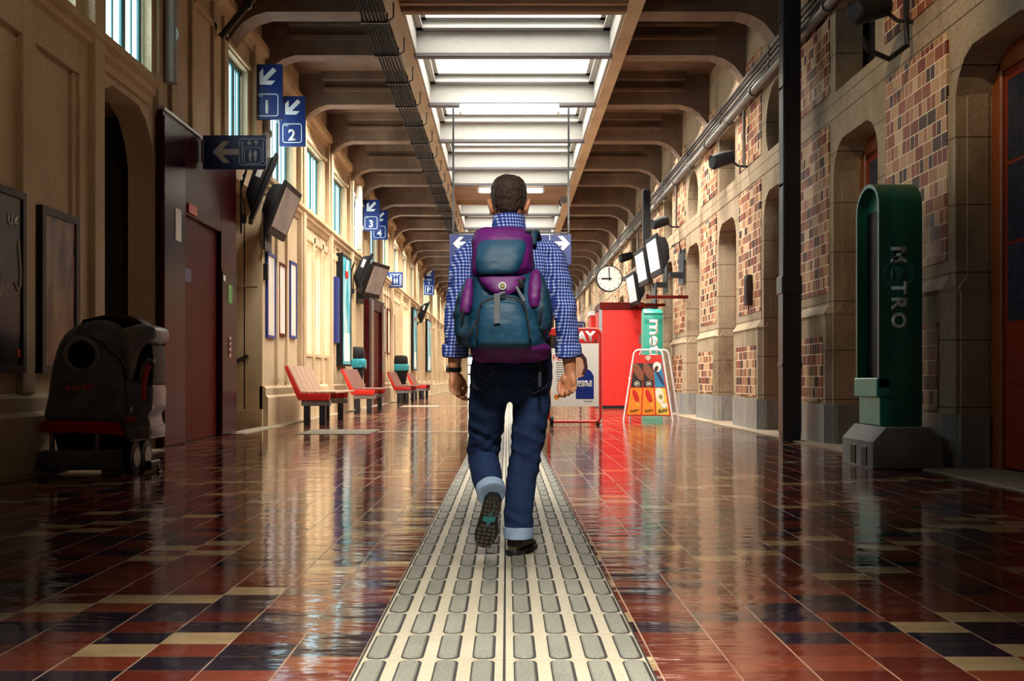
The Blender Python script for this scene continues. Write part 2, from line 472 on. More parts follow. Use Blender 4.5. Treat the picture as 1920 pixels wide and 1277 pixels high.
def wood_mat(name, a, b, rough=0.35):
    t = NT(name); c = t.coord()
    n = t.noise(c, 6, 6, 0.6, (5, 5, 0.6)); m = t.noise(c, 1.5, 3)
    col = t.mix(n, a, b)
    t.bump(n, 0.15, 0.006)
    return t.set(col, rough)
MT['wood_orange'] = wood_mat('orange_varnished_wood', (0.16, 0.03, 0.008), (0.42, 0.11, 0.02))
MT['wood_red'] = wood_mat('red_varnished_wood', (0.20, 0.018, 0.008), (0.40, 0.045, 0.014))
MT['slat'] = wood_mat('worn_bench_wood', (0.30, 0.16, 0.10), (0.55, 0.38, 0.26))
MT['slat_dark'] = wood_mat('brown_bench_wood', (0.10, 0.035, 0.025), (0.26, 0.10, 0.07))
# ------------------------------------------------------------------ the hall
XL, XR = -4.22, 4.12       # wall faces (right wall: upper face)
Y0, Y1 = -3.0, 92.0
ZS, ZC = 6.40, 7.02        # beam soffit, ceiling slab
def yl(px, X=4.22): return F * X / (950 - px)
def yr(px, X=4.05): return F * X / (px - 950)

fl = MB(); fl.box(-8.2, 4.6, Y0, Y1, -0.2, 0.0)
struct('floor', fl, MT['floor'], smooth=False)

# tactile strip: two rows of tiles with bars, standing 4 mm proud
ts = MB()
SX0, SX1, SC = -0.425, 0.408, -0.007
ts.m(0).box(SX0, SX1, Y0, 90.0, 0.0, 0.004)
ts.m(2).box(SC - 0.004, SC + 0.004, Y0, 90.0, 0.0, 0.0048)
ts.m(2).box(SX0 - 0.008, SX0, Y0, 90.0, -0.01, 0.0015); ts.m(2).box(SX1, SX1 + 0.008, Y0, 90.0, -0.01, 0.0015)
def bar_poly(x0, x1, y0, y1, r):
    p = []
    for (cx, cy, a0) in ((x1 - r, y1 - r, 0), (x0 + r, y1 - r, 90), (x0 + r, y0 + r, 180), (x1 - r, y0 + r, 270)):
        for k in range(3):
            a = math.radians(a0 + 45 * k); p.append((cx + r * math.cos(a), cy + r * math.sin(a)))
    return p
bar_x = [-0.385, -0.282, -0.176, -0.070, 0.052, 0.158, 0.264, 0.368]
for k in range(0, 150):
    y = 0.297 * k + 0.02
    for x in bar_x:
        a, b = x - 0.028, x + 0.028
        ts.m(2).poly([(u, v, 0.0052) for u, v in bar_poly(a - 0.004, b + 0.008, y - 0.007, y + 0.273, 0.022)])
        q = bar_poly(a, b, y, y + 0.268, 0.019); q2 = bar_poly(a + .004, b - .004, y + .004, y + .264, 0.016)
        ts.m(1).loft([[V(u, v, 0.005) for u, v in q], [V(u, v, 0.0095) for u, v in q2]])
struct('tactile_strip', ts, MT['strip'], smooth=False)
cs = MB()
for (cy, n) in ((15.75, 1), (30.5, 1)):
    for k in range(11):
        yy = cy - 0.65 + k * 0.13
        cs.m(0).box(-3.15, -2.05, yy, yy + 0.055, 0.0, 0.007, 0.003, 1)
    cs.m(0).box(-2.0, SX0 - 0.01, cy - 0.07, cy + 0.10, 0.0, 0.003)
struct('crossing_strip', cs, MT['strip'], smooth=False)
kb = MB(); kb.box(3.80, 4.5, Y0, Y1, -0.02, 0.012)
tag(struct('trim_1', kb, MT['kerb'], smooth=False), 'pale stone edging along the foot of the brick wall')
kb = MB(); kb.box(-4.22, -3.98, 8.0, 11.8, -0.02, 0.012, 0); kb.box(-4.22, -3.9, 15.1, Y1, -0.02, 0.008)
struct('trim_2', kb, MT['kerb'], smooth=False)

# ---- left wall
wins = [(4.0, 5.75), (8.05, 9.92), (10.35, 12.04), (15.25, 16.5)] + [(17.75 + 3.22 * k, 19.95 + 3.22 * k) for k in range(22)]
trip = [21.1, 40.2, 53.0, 66.0, 79.0]
def rect(a, b, c, d): return [(a, c), (b, c), (b, d), (a, d)]
holes = [rect(a, b, 4.35, 5.83) for a, b in wins]
for t0 in trip:
    for k in range(3): holes.append(rect(t0 + k * 1.02, t0 + k * 1.02 + 0.84, 1.34, 3.73))
holes.append([(10.35, -0.1), (12.15, -0.1), (12.15, 3.35), (12.05, 3.62), (11.85, 3.86), (11.6, 3.97), (10.85, 3.97), (10.65, 3.88), (10.45, 3.66), (10.35, 3.40)])
holes.append(rect(15.5, 17.5, -0.1, 3.95))
wl = MB(); wl.plate([(Y0, -0.2), (Y1, -0.2), (Y1, 7.2), (Y0, 7.2)], holes, 'X', XL - 0.32, XL)
struct('wall_left', wl, [MT['plaster']], smooth=False)
wl = MB()
wl.box(-8.2, XL - 0.3, 17.5, 17.7, 0, 4.2); wl.m(1).box(-6.6, -6.5, 9.5, 13.2, 0, 4.2)
wl.box(-6.5, XL - .33, 9.9, 10.0, 0, 4.2); wl.box(-6.5, XL - .33, 12.5, 12.6, 0, 4.2); wl.m(0); wl.box(-8.2, XL - .3, 9.5, 17.7, 4.05, 4.2)
wl.box(-8.2, -8.1, 14.9, 17.7, 0, 4.2); wl.box(-8.2, XL - .3, 15.3, 15.4, 0, 4.2)
for x in (-5.6, -4.75): wl.box(x, x + .03, 17.47, 17.5, 0.1, 3.9)
wl.box(-5.55, -4.3, 17.47, 17.5, 2.42, 2.46)
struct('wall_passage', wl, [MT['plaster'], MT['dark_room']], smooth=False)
wl = MB()
# pilasters, stiles and panel ribs
def rib(y0, y1, z0, z1, d=0.06, b=0.012): wl.box(XL - 0.02, XL + d, y0, y1, z0, z1, b)
for y0, y1 in ((5.8, 6.05), (7.6, 7.9), (10.1, 10.35)): rib(y0, y1, 0.7, 6.4, 0.12)
rib(8.72, 8.95, 0.7, 4.15); rib(9.88, 10.1, 0.7, 4.15); rib(8.73, 10.09, 3.80, 4.14, .054); rib(7.9, 8.12, .7, 4.15); rib(7.91, 8.74, 3.8, 4.14, .054)
rib(9.78, 9.90, 0.9, 3.8, .03); rib(8.95, 9.05, .9, 3.8, .03)
for y0, y1 in ((12.15, 12.3), (12.64, 12.85), (13.45, 13.6), (14.45, 14.6), (15.0, 15.2)): rib(y0, y1, 4.0, 6.3, 0.05)
for k in range(-1, 22):
    y = 20.44 + 3.22 * k
    if k == -1: y = 16.72
    rib(y - 0.06, y + 0.42, 4.33, 6.35, 0.09)
    if k >= 0:
        rib(y + 0.0, y + 0.46, 0.5, 4.2, 0.09)
        rib(y + 0.10, y + 0.36, 0.5, 6.35, 0.12)
        if not any(t0 - 0.6 < y + 1.5 < t0 + 3.2 for t0 in trip):
            for q in (1.0, 1.75, 2.5): rib(y + q, y + q + 0.12, 0.7, 4.1, 0.045)
            rib(y + 0.46, y + 3.22, 3.72, 3.86, 0.04)
for q in (18.45, 19.3): rib(q, q + 0.13, 0.75, 4.1, 0.05)
for t0 in trip:
    for k in range(4): rib(t0 - 0.16 + k * 1.02, t0 - 0.02 + k * 1.02, 0.75, 3.95, 0.05)
    rib(t0 - 0.16, t0 + 3.06, 3.75, 3.9, 0.05)
struct('trim_20', wl, [MT['plaster']], smooth=False)
for n, (a, b) in enumerate(((Y0, 10.35), (10.35, 11.9), (17.5, Y1))):
    t = MB(); pro = [(XL - .05, 4.05), (XL + .03, 4.05), (XL + .05, 4.12), (XL + .10, 4.16), (XL + .10, 4.22), (XL + .15, 4.26), (XL + .15, 4.34), (XL - .05, 4.36)]
    t.prism(pro, 'Y', a, b); struct('trim_%d' % (3 + n), t, MT['trim'], smooth=False)
t = MB(); t.prism([(XL - .05, 6.2), (XL + .06, 6.2), (XL + .06, 6.3), (XL + .14, 6.36), (XL + .14, 6.5), (XL - .05, 6.5)], 'Y', Y0, Y1)
t.box(XL, XL + .05, Y0, Y1, 5.86, 5.94, .01)
struct('trim_6', t, MT['trim'], smooth=False)
t = MB()
for a, b in ((Y0, 10.3), (17.5, 29.8), (33.8, Y1)):
    t.prism([(XL - .05, 0), (XL + .10, 0), (XL + .10, .50), (XL + .06, .54), (XL + .06, .66), (XL + .03, .70), (XL - .05, .70)], 'Y', a, b)
t.box(-8.1, XL + .02, 17.40, 17.5, 0, .30)
struct('baseboard_left', t, MT['plaster'], smooth=False)

# windows: frames are children of each window
wn = 0
for a, b in wins:
    wn += 1
    g = MB(); g.box(XL - 0.17, XL - 0.15, a - .02, b + .02, 4.33, 5.85)
    w = struct('window_%d' % wn, g, MT['pane'], smooth=False)
    f = MB(); L = b - a
    for y, t_ in ((a, .10), (b - .10, .10), (a + L / 3 - .07, .14), (a + 2 * L / 3 - .07, .14)): f.box(XL - .15, XL - .11, y, y + t_ * .8, 4.35, 5.83, .008, 1)
    for k in range(3): f.box(XL - .15, XL - .13, a + L / 6 + k * L / 3 - .015, a + L / 6 + k * L / 3 + .015, 4.35, 5.83)
    f.box(XL - .15, XL - .10, a, b, 4.35, 4.43, .008, 1); f.box(XL - .15, XL - .10, a, b, 5.75, 5.83, .008, 1)
    f.obj('frame', MT['teal_frame'], w, smooth=False)
for t0 in trip:
    for k in range(3):
        wn += 1; a = t0 + k * 1.02
        g = MB(); g.box(XL - 0.30, XL - 0.27, a - .02, a + .86, 1.32, 3.75)
        w = struct('window_%d' % wn, g, MT['pane_warm'], smooth=False)
        f = MB(); f.box(XL - .28, XL - .22, a, a + .06, 1.34, 3.73); f.box(XL - .28, XL - .22, a + .78, a + .84, 1.34, 3.73); f.box(XL - .3, XL + .03, a, a + .84, 1.30, 1.36)
        f.obj('frame', MT['trim'], w, smooth=False)

# ---- right wall: a bay is a pier and the opening on its near side
NB = [9.30 + 3.47 * k for k in range(-3, 24)]
holes = []
for i, n in enumerate(NB):
    k = i - 3; a, b = n - 1.52, n
    holes.append([(a, -0.1), (b, -0.1), (b, 3.42), (b - .06, 3.58), (b - .18, 3.72), (b - .34, 3.79), (a + .34, 3.79), (a + .18, 3.72), (a + .06, 3.58), (a, 3.42)])
    c = (a + b) / 2
    if k % 2: holes.append([(a + .08, 4.42), (b - .08, 4.42), (b - .08, 5.45), (a + .08, 5.45)])
    else: holes.append([(c + .62 * math.cos(w * PI / 14), 4.80 + .62 * math.sin(w * PI / 14)) for w in range(28)])
wr = MB()
wr.m(0).plate([(-4.5, -0.2), (Y1, -0.2), (Y1, 7.2), (-4.5, 7.2)], holes, 'X', XR, XR + 0.34)
wr.m(0).box(XR, XR + .5, Y1 - .5, Y1, 0, 7.2)
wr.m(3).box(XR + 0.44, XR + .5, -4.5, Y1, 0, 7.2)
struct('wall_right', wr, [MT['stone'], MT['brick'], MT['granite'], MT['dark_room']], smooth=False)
wr = MB()
def pier_poly(n, X, c=0.12, g=0.0):
    g += 0.008
    return [(XR + .3, n - g), (X + c, n - g), (X, n + c - g), (X, n + 1.95 - c + g), (X + c, n + 1.95 + g), (XR + .3, n + 1.95 + g)]
for i, n in enumerate(NB):
    if n > Y1 - 2.5: continue
    wr.m(2).prism(pier_poly(n, 4.03, .13, .02), 'Z', 0, .50)
    wr.m(0).prism(pier_poly(n, 4.05), 'Z', .50, 1.62)
    lo = pier_poly(n, 4.05, .12, .012); up = pier_poly(n, XR - .012)
    wr.m(0).loft([[V(x, y, 1.62) for x, y in pier_poly(n, 4.05)], [V(x - .02, y, 1.66) for x, y in lo], [V(x, y, 1.78) for x, y in up]])
    wr.m(0).prism(pier_poly(n, XR - .012), 'Z', 1.78, 3.46)
    wr.m(1).box(4.042, 4.06, n + .22, n + 1.62, .53, 1.37)
    wr.m(1).box(XR - .02, XR + .02, n + .14, n + 1.66, 1.93, 4.06)
    wr.m(1).box(XR - .012, XR + .02, n + .14, n + 1.72, 4.46, 6.2)
    wr.m(0).box(XR - .010, XR + .02, n - 1.52, n + 1.95, 4.10, 4.40)
struct('trim_21', wr, [MT['stone'], MT['brick'], MT['granite'], MT['dark_room']], smooth=False)

dn = 0
for i, n in enumerate(NB):
    if n - 1.52 < 4 or n > Y1 - 2.5: continue
    dn += 1; a, b = n - 1.52, n
    leaf = MB(); leaf.box(XR + .37, XR + .42, a + .16, b - .16, .03, 3.62)
    d = struct('door_%d' % dn, leaf, MT['wood_red'], smooth=False)
    f = MB(); f.box(XR + .33, XR + .45, a - .01, a + .17, 0, 3.8, .015, 1); f.box(XR + .33, XR + .45, b - .17, b + .01, 0, 3.8, .015, 1); f.box(XR + .33, XR + .45, a, b, 3.6, 3.82, .015, 1)
    f.obj('frame', MT['wood_orange'], d, smooth=False)
    p = MB(); c = (a + b) / 2
    for s in ((a + .24, c - .06), (c + .06, b - .24)):
        p.box(XR + .355, XR + .37, s[0], s[1], .12, .62, .006, 1); p.box(XR + .35, XR + .37, s[0], s[1], .78, 1.18, .01, 1)
    p.obj('panel', MT['red'] if k == 0 else MT['wood_red'], d, smooth=False)
    g = MB()
    for s in ((a + .24, c - .06), (c + .06, b - .24)):
        for z0, z1 in ((1.34, 2.02), (2.06, 2.74), (2.78, 3.5)): g.box(XR + .36, XR + .366, s[0], s[1], z0, z1)
    g.obj('glass', MT['dark_glass'], d, smooth=False)

# ---- ends
we = MB(); we.box(-8.2, 5, Y1, Y1 + .3, 0, 7.2); we.box(XL, XR, Y1 - .1, Y1, 5.4, 5.9)
struct('wall_end', we, MT['plaster'], smooth=False)
gd = MB(); gd.box(-3.6, -1.4, Y1 - .12, Y1, 2.75, 3.05)
g = struct('door_90', gd, MT['teal_frame'], smooth=False)
q = MB(); q.box(-3.5, -1.5, Y1 - .06, Y1 - .02, 0.1, 2.75); q.obj('pane', MT['pane_warm'], g, smooth=False)
q = MB()
for k in range(9): q.box(-3.55 + k * .25, -3.50 + k * .25, Y1 - .14, Y1 - .07, 0, 2.75)
q.box(-3.55, -1.5, Y1 - .15, Y1 - .06, 1.15, 1.3); q.box(-3.55, -1.5, Y1 - .15, Y1 - .06, 2.0, 2.12)
q.obj('bars', MT['black_iron'], g, smooth=False)

# ---- ceiling: slab, beams with haunched ends, light well down the middle
SLX0, SLX1 = -1.60, 1.82
big = [-1.5, 15.5, 32.5, 49.5, 66.5, 83.5]
bars = []
for B in big:
    for d in (1.95, 5.1, 8.25, 11.4, 13.6):
        if B + d < Y1 - 1: bars.append(B + d)
ce = MB()
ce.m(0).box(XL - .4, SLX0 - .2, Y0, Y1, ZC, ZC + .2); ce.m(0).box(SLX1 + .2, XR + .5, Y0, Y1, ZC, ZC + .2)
def haunch(x0, x1, xe, w):
    """soffit polygon in XZ from the wall x0 (haunch) to the slot edge x1."""
    s = 1 if x1 > x0 else -1
    return [(x0 - s * .1, ZC + .05), (x0 - s * .1, 5.98), (x0 + s * .02, 5.98), (x0 + s * .10, 6.10), (x0 + s * .22, 6.24), (x0 + s * .38, 6.34), (x0 + s * .58, ZS), (x1, ZS), (x1, ZC + .05)]
for y in bars:
    for x0, x1 in ((XL, SLX0 - .1), (XR, SLX1 + .1)):
        ce.m(0).prism(haunch(x0, x1, 0, 0), 'Y', y, y + .34)
        s = 1 if x1 > x0 else -1
        ce.m(0).box(min(x0 + s * .5, x1), max(x0 + s * .5, x1), y - .10, y + .44, ZS + .26, ZS + .32); ce.m(0).box(min(x0 + s * .5, x1), max(x0 + s * .5, x1), y - .2, y + .54, ZS + .46, ZC)
for y in big:
    for x0, x1 in ((XL, SLX0 - .1), (XR, SLX1 + .1)):
        ce.m(0).prism(haunch(x0, x1, 0, 0), 'Y', y - .12, y + .30)
    ce.m(1).box(SLX0 - .02, SLX1 + .02, y - 3.3, y - .02, ZS + .06, ZC + .3)
    ce.m(1).box(SLX0, SLX1, y - .16, y, ZS - .01, ZS + .2, .015, 1); ce.m(1).box(SLX0, SLX1, y - .40, y - .32, ZS + .02, ZS + .2, .01, 1); ce.m(1).box(SLX0, SLX1, y - 3.3, y - 3.1, ZS + .01, ZS + .2, .01, 1)
ce.m(2).box(SLX0 - .22, SLX0, Y0, Y1, ZS - .02, ZC + .3); ce.m(2).box(SLX1, SLX1 + .22, Y0, Y1, ZS - .02, ZC + .3)
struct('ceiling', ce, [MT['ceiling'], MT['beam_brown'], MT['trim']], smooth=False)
# coffers of the light well
co = MB(); stops = sorted(bars + big)
sky = []
for y0, y1 in zip(stops, stops[1:]):
    a = y0 + (.06 if y0 in big else .12); b = y1
    if b - a < .5 or y1 in big: continue
    co.m(1).box(SLX0 - .01, SLX1 + .01, b - .015, b + .135, ZS - .03, ZS + .045, .012, 1); co.m(0)
    co.box(SLX0, SLX1, b, b + .12, ZS + .04, ZS + .14)
    for (x0, x1, p, q) in ((SLX0, SLX0 + .05, a, b), (SLX1 - .05, SLX1, a, b)): co.box(x0, x1, p, q, ZS + .015, ZC + .02)
    co.box(SLX0, SLX1, b + .01, b + .06, ZS + .10, ZC + .02)
    co.box(SLX0, SLX1, a - .05, a, ZS + .1, ZC + .02)
    z = ZS + .42
    for d, h in ((.16, .05), (.10, .10), (.22, .13), (.20, .36)):   # stepped moulding inside
        ins = d
        co.box(SLX0, SLX0 + ins, a, b, z, z + h); co.box(SLX1 - ins, SLX1, a, b, z, z + h)
        co.box(SLX0, SLX1, b - ins, b, z, z + h); co.box(SLX0, SLX1, a, a + ins, z, z + h)
        z += h
    sky.append((a + .2, b - .2, z))
struct('skylight_coffers', co, [MT['coffer'], MT['coffer_edge']], smooth=False)
for a, b, z in sky:
    if a < 13.5: 
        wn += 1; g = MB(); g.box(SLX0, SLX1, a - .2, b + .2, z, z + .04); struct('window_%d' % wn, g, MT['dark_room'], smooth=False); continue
    wn += 1
    g = MB(); g.box(SLX0 + .15, SLX1 - .15, a - .05, b + .05, z, z + .03)
    w = struct('window_%d' % wn, g, MT['sky_glass'], smooth=False)
    f = MB(); c = (SLX0 + SLX1) / 2
    for k in range(8):
        for s in (-1, 1):
            x = c + s * (.22 + k * .19)
            f.tube([(x, a - .05, z - .02), (x + s * .55, b + .05, z - .02)], .012, 4) if abs(x + s * .55 - c) < 1.55 else None
    f.box(c - .14, c + .14, a, b, z - .03, z); f.obj('glazing_bars', MT['grey_metal'] if False else MT['pipe'], w, smooth=False)
# ------------------------------------------------------------------ shared builders for things
def rrect(w, h, r, n=5):
    p = []
    for cx, cy, a0 in ((w / 2 - r, h / 2 - r, 0), (-w / 2 + r, h / 2 - r, 90), (-w / 2 + r, -h / 2 + r, 180), (w / 2 - r, -h / 2 + r, 270)):
        for k in range(n + 1):
            a = math.radians(a0 + 90 * k / n); p.append((cx + r * math.cos(a), cy + r * math.sin(a)))
    return p
def outline(mb, w, h, r, t, cx, cz, y0, y1):
    o = [(cx + a, cz + b) for a, b in rrect(w, h, r)]; i = [(cx + a, cz + b) for a, b in rrect(w - 2 * t, h - 2 * t, max(r - t, .002))]
    mb.plate(o, [i], 'Y', y0, y1)
def arrow(mb, size, ang, cx, cz, y0, y1):
    """arrow pointing left turned by ang degrees (counter-clockwise seen by the reader)."""
    p = [(-.5, 0), (-.12, .40), (.14, .40), (-.13, .11), (.5, .11), (.5, -.11), (-.13, -.11), (.14, -.40), (-.12, -.40)]
    a = math.radians(ang); q = [(cx + size * (x * math.cos(a) - z * math.sin(a)), cz + size * (x * math.sin(a) + z * math.cos(a))) for x, z in p]
    mb.prism(q, 'Y', y0, y1)

def pictogram(mb, cx, cz, s, y0, y1):
    for dx, dress in ((-.17, True), (.17, False)):
        x = cx + dx * s
        mb.prism([(x + .055 * s * math.cos(k * PI / 6), cz + .33 * s + .055 * s * math.sin(k * PI / 6)) for k in range(12)], 'Y', y0, y1)
        if dress: mb.prism([(x - .06 * s, cz + .25 * s), (x + .06 * s, cz + .25 * s), (x + .13 * s, cz - .08 * s), (x - .13 * s, cz - .08 * s)], 'Y', y0, y1)
        else: mb.prism([(x - .10 * s, cz + .25 * s), (x + .10 * s, cz + .25 * s), (x + .10 * s, cz - .08 * s), (x - .10 * s, cz - .08 * s)], 'Y', y0, y1)
        for e in (-.045, .045): mb.prism([(x + (e - .032) * s, cz - .09 * s), (x + (e + .032) * s, cz - .09 * s), (x + (e + .028) * s, cz - .38 * s), (x + (e - .028) * s, cz - .38 * s)], 'Y', y0, y1)

def voie_sign(label, x, y, z, num, w=.50, h=.92):
    """hanging platform sign facing the camera, its wall edge at x, centre height z."""
    t = thing('platform_sign', label, 'sign', (x, y, z), group='blue platform signs along the left wall')
    MB().box(0, w, -.03, .03, -h / 2, h / 2, .006, 1).obj('board', MT['sign_blue'], t)
    a = MB(); arrow(a, .36, 45, w * .5, h * .27, -.034, -.03); a.obj('arrow', MT['sign_white'], t, smooth=False)
    o = MB(); outline(o, w * .74, w * .74, .05, .014, w * .5, -h * .24, -.034, -.03); o.obj('square_outline', MT['sign_white'], t, smooth=False)
    letters(num, MT['sign_white'], 'number', t, h=w * .44, M=T(w * .5, -.03, -h * .27), bold=.03)
    letters('Voie', MT['sign_white'], 'lettering', t, h=w * .06, M=T(w * .28, -.03, -h * .24 + w * .30), bold=.01)
    b = MB(); b.box(-.08, .0, -.012, .012, -.02, .20, .004, 1); b.cyl((-.02, -.04, .05), (-.02, .04, .05), .012, n=8); b.cyl((-.02, -.04, .15), (-.02, .04, .15), .012, n=8)
    b.obj('bracket', MT['grey_metal'], t)
    return t
def zc(py, y): return EYE + (710 - py) * y / F
def xc(px, y): return (px - 950) * y / F

voie_sign('dark blue platform 1 sign with arrow, beside the first tall window', xc(473, 16.8), 16.8, zc(173, 16.8), '1', w=.505, h=.915)
voie_sign('blue platform 2 sign with arrow, right behind the platform 1 sign', xc(524, 18.8), 18.8, zc(228, 18.8), '2', w=.485, h=.93)
voie_sign('blue platform 3 sign with arrow high on the left wall', xc(680, 29.7), 29.7, zc(404, 29.7), '3', w=.50, h=.91)
voie_sign('blue platform 4 sign half hidden behind the platform 3 sign', xc(697, 31.7), 31.7, zc(422, 31.7), '4', w=.50, h=.92)
# platform 5 / parking sign
yy = 51.7; t = thing('parking_sign', 'narrow blue sign with arrow, Voie 5 and parking letter P', 'sign', (xc(795, yy), yy, zc(528, yy)), group='blue platform signs along the left wall')
MB().box(0, .52, -.03, .03, -.69, .69, .006, 1).obj('board', MT['sign_blue'], t)
a = MB(); arrow(a, .36, 45, .26, .42, -.036, -.03); a.obj('arrow', MT['sign_white'], t, smooth=False)
letters('Voie', MT['sign_white'], 'lettering', t, h=.10, M=T(.26, -.03, .10), bold=.02); letters('5', MT['sign_white'], 'number', t, h=.12, M=T(.26, -.03, -.07), bold=.02)
o = MB(); outline(o, .40, .42, .06, .02, .26, -.42, -.036, -.03); o.obj('square_outline', MT['sign_white'], t, smooth=False)
letters('P', MT['sign_white'], 'letter', t, h=.26, M=T(.26, -.03, -.42), bold=.03)
MB().box(-.1, 0, -.02, .02, -.06, .06).obj('bracket', MT['grey_metal'], t)

# lift sign with pictogram
yy = 13.6; x0 = -4.07; w = xc(500, yy) - x0; h = 63 * yy / F
t = thing('lift_sign', 'blue sign with left arrow and lift pictogram over the red lift', 'sign', (x0, yy, zc(286, yy)))
MB().box(0, w, -.03, .03, -h / 2, h / 2, .006, 1).obj('board', MT['sign_blue'], t)
a = MB(); arrow(a, .36, 0, w * .37, 0, -.036, -.03); a.obj('arrow', MT['sign_white'], t, smooth=False)
px = w * .79
o = MB(); outline(o, .37, .36, .05, .010, px, 0, -.036, -.03); o.box(px - .145, px - .135, -.036, -.03, -.14, .14); o.box(px + .135, px + .145, -.036, -.03, -.14, .14)
outline(o, .23, .22, .03, .007, px, -.045, -.036, -.03); pictogram(o, px, -.045, .20, -.036, -.03)
arrow(o, .07, 90, px - .045, .125, -.036, -.03); arrow(o, .07, -90, px + .045, .125, -.036, -.03); o.obj('pictogram', MT['sign_white'], t, smooth=False)
MB().box(-.02, .02, -.05, .05, -.14, .16, .005, 1).obj('bracket', MT['grey_metal'], t)
yy = 36.0; w = 28 * yy / F; h = 29 * yy / F
t = thing('lift_sign', 'small blue lift pictogram sign beyond the second pair of monitors', 'sign', (xc(727, yy), yy, zc(525, yy)))
MB().box(0, w, -.03, .03, -h / 2, h / 2, .006, 1).obj('board', MT['sign_blue'], t)
o = MB(); px = w / 2 + .02; outline(o, .40, .42, .05, .014, px, 0, -.036, -.03); pictogram(o, px, -.03, .26, -.036, -.03); arrow(o, .07, 90, px - .05, .15, -.036, -.03); arrow(o, .07, -90, px + .05, .15, -.036, -.03)
o.box(px - .155, px - .14, -.036, -.03, -.15, .15); o.box(px + .14, px + .155, -.036, -.03, -.15, .15); o.obj('pictogram', MT['sign_white'], t, smooth=False)
MB().box(-.35, 0, -.02, .02, -.04, .04).obj('bracket', MT['grey_metal'], t)

# big sign hung across the hall
yy = 20.62; xa, xb = xc(843, yy), xc(1071, yy); zt, zb = zc(440, yy), zc(497, yy)
t = thing('hanging_sign', 'wide blue direction sign with two arrows hung across the hall', 'sign', ((xa + xb) / 2, yy, zb))
W = xb - xa; H = zt - zb
MB().box(-W / 2, W / 2, -.03, .03, 0, H, .008, 1).obj('board', MT['sign_blue'], t)
a = MB(); arrow(a, .34, 0, -W / 2 + .24, H * .70, -.036, -.03); a.obj('arrow', MT['sign_white'], t, smooth=False)
a = MB(); arrow(a, .38, 180, W / 2 - .22, H * .70, -.036, -.03); a.obj('arrow', MT['sign_white'], t, smooth=False)
letters('VOIE', MT['sign_white'], 'lettering', t, h=.09, M=T(-W / 2 + .30, -.03, H * .40), bold=.02)
letters('3', MT['sign_white'], 'number', t, h=.16, M=T(-W / 2 + .14, -.03, H * .15), bold=.03)
o = MB(); outline(o, .34, .28, .04, .014, W / 2 - .60, H * .78, -.036, -.03); o.obj('teal_outline', MT['pale_print'], t, smooth=False)
r = MB(); q0, q1 = xc(850, yy) - (xa + xb) / 2, xc(1066, yy) - (xa + xb) / 2; top = ZS - zb + .02
for x in (q0, q1): r.box(x - .018, x + .018, -.018, .018, H, top)
r.box(q0, q1, -.018, .018, H + .02, H + .055)
r.obj('hanger', MT['black_iron'], t, smooth=False)

# ------------------------------------------------------------------ the red lift and the second one
def lift(label, x, ya, yb, h, door0, door1, deco):
    t = thing('lift', label, 'lift', (XL + .02, ya, 0)); D = x - XL - .02; L = yb - ya; d0, d1 = door0 - ya, door1 - ya
    s = MB(); s.box(0, D, 0, d0, 0, h, .01, 1); s.box(0, D, d1, L, 0, h, .01, 1); s.box(0, D, d0, d1, 2.95, h, .01, 1)
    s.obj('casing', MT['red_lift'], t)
    p = MB(); p.box(D, D + .012, .03, d0 - .02, .02, h - .05, .004, 1); p.obj('front_panel', MT['purple'], t, smooth=False)
    p = MB(); p.box(D, D + .012, d1 + .02, L - .02, .02, 2.4, .004, 1); p.obj('front_panel', MT['purple'], t, smooth=False)
    m = (d0 + d1) / 2
    for a, b in ((d0, m - .005), (m + .005, d1)):
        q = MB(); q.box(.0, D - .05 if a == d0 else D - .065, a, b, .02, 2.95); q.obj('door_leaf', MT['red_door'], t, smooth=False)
    c = MB(); c.box(0, D + .02, 0, L, h, h + .05, .01, 1); c.obj('cornice', MT['grey_metal'], t, smooth=False)
    if deco:
        q = MB(); q.box(D + .012, D + .018, d0 - .42, d0 - .20, 2.55, 2.95); q.obj('notice', MT['white_paper'], t, smooth=False)
        q = MB(); q.box(D + .0, D + .02, d0 + .1, d0 + .45, 2.98, 3.10); q.obj('lit_indicator', MT['red'], t, smooth=False)
        q = MB(); q.box(D - .05, D - .045, d0 + .10, d0 + .40, 2.10, 2.27); q.obj('notice', MT['sign_blue'], t, smooth=False)
        q = MB(); q.box(D + .012, D + .018, d1 + .30, d1 + .52, 1.95, 2.22); q.obj('green_sticker', MT['green_sticker'], t, smooth=False)
        q = MB(); q.box(D + .012, D + .018, d1 + .05, d1 + .16, 2.25, 2.33); q.obj('notice', MT['white_paper'], t, smooth=False)
        q = MB(); q.box(D + .012, D + .022, d1 + .34, d1 + .46, 1.15, 1.45, .004, 1); k = q.obj('call_panel', MT['chrome'], t, smooth=False)
        for z in (1.22, 1.31, 1.39): MB().cyl((D + .02, d1 + .40, z), (D + .028, d1 + .40, z), .022, n=10).obj('button', MT['black'], k)
    return t
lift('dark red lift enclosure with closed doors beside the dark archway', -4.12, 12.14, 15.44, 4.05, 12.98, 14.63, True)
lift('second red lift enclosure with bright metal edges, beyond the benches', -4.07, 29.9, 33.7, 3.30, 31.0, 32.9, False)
for o in bpy.data.objects:
    if o.name == 'lift.001':
        q = MB(); D = -4.09 - XL; q.box(D + .013, D + .03, .35, .95, .02, 3.2, .006, 1); q.obj('bright_edge', MT['chrome'], o, smooth=False); q = MB(); q.box(D + .013, D + .03, 3.05, 3.6, .02, 3.2, .006, 1); q.obj('bright_edge', MT['chrome'], o, smooth=False)

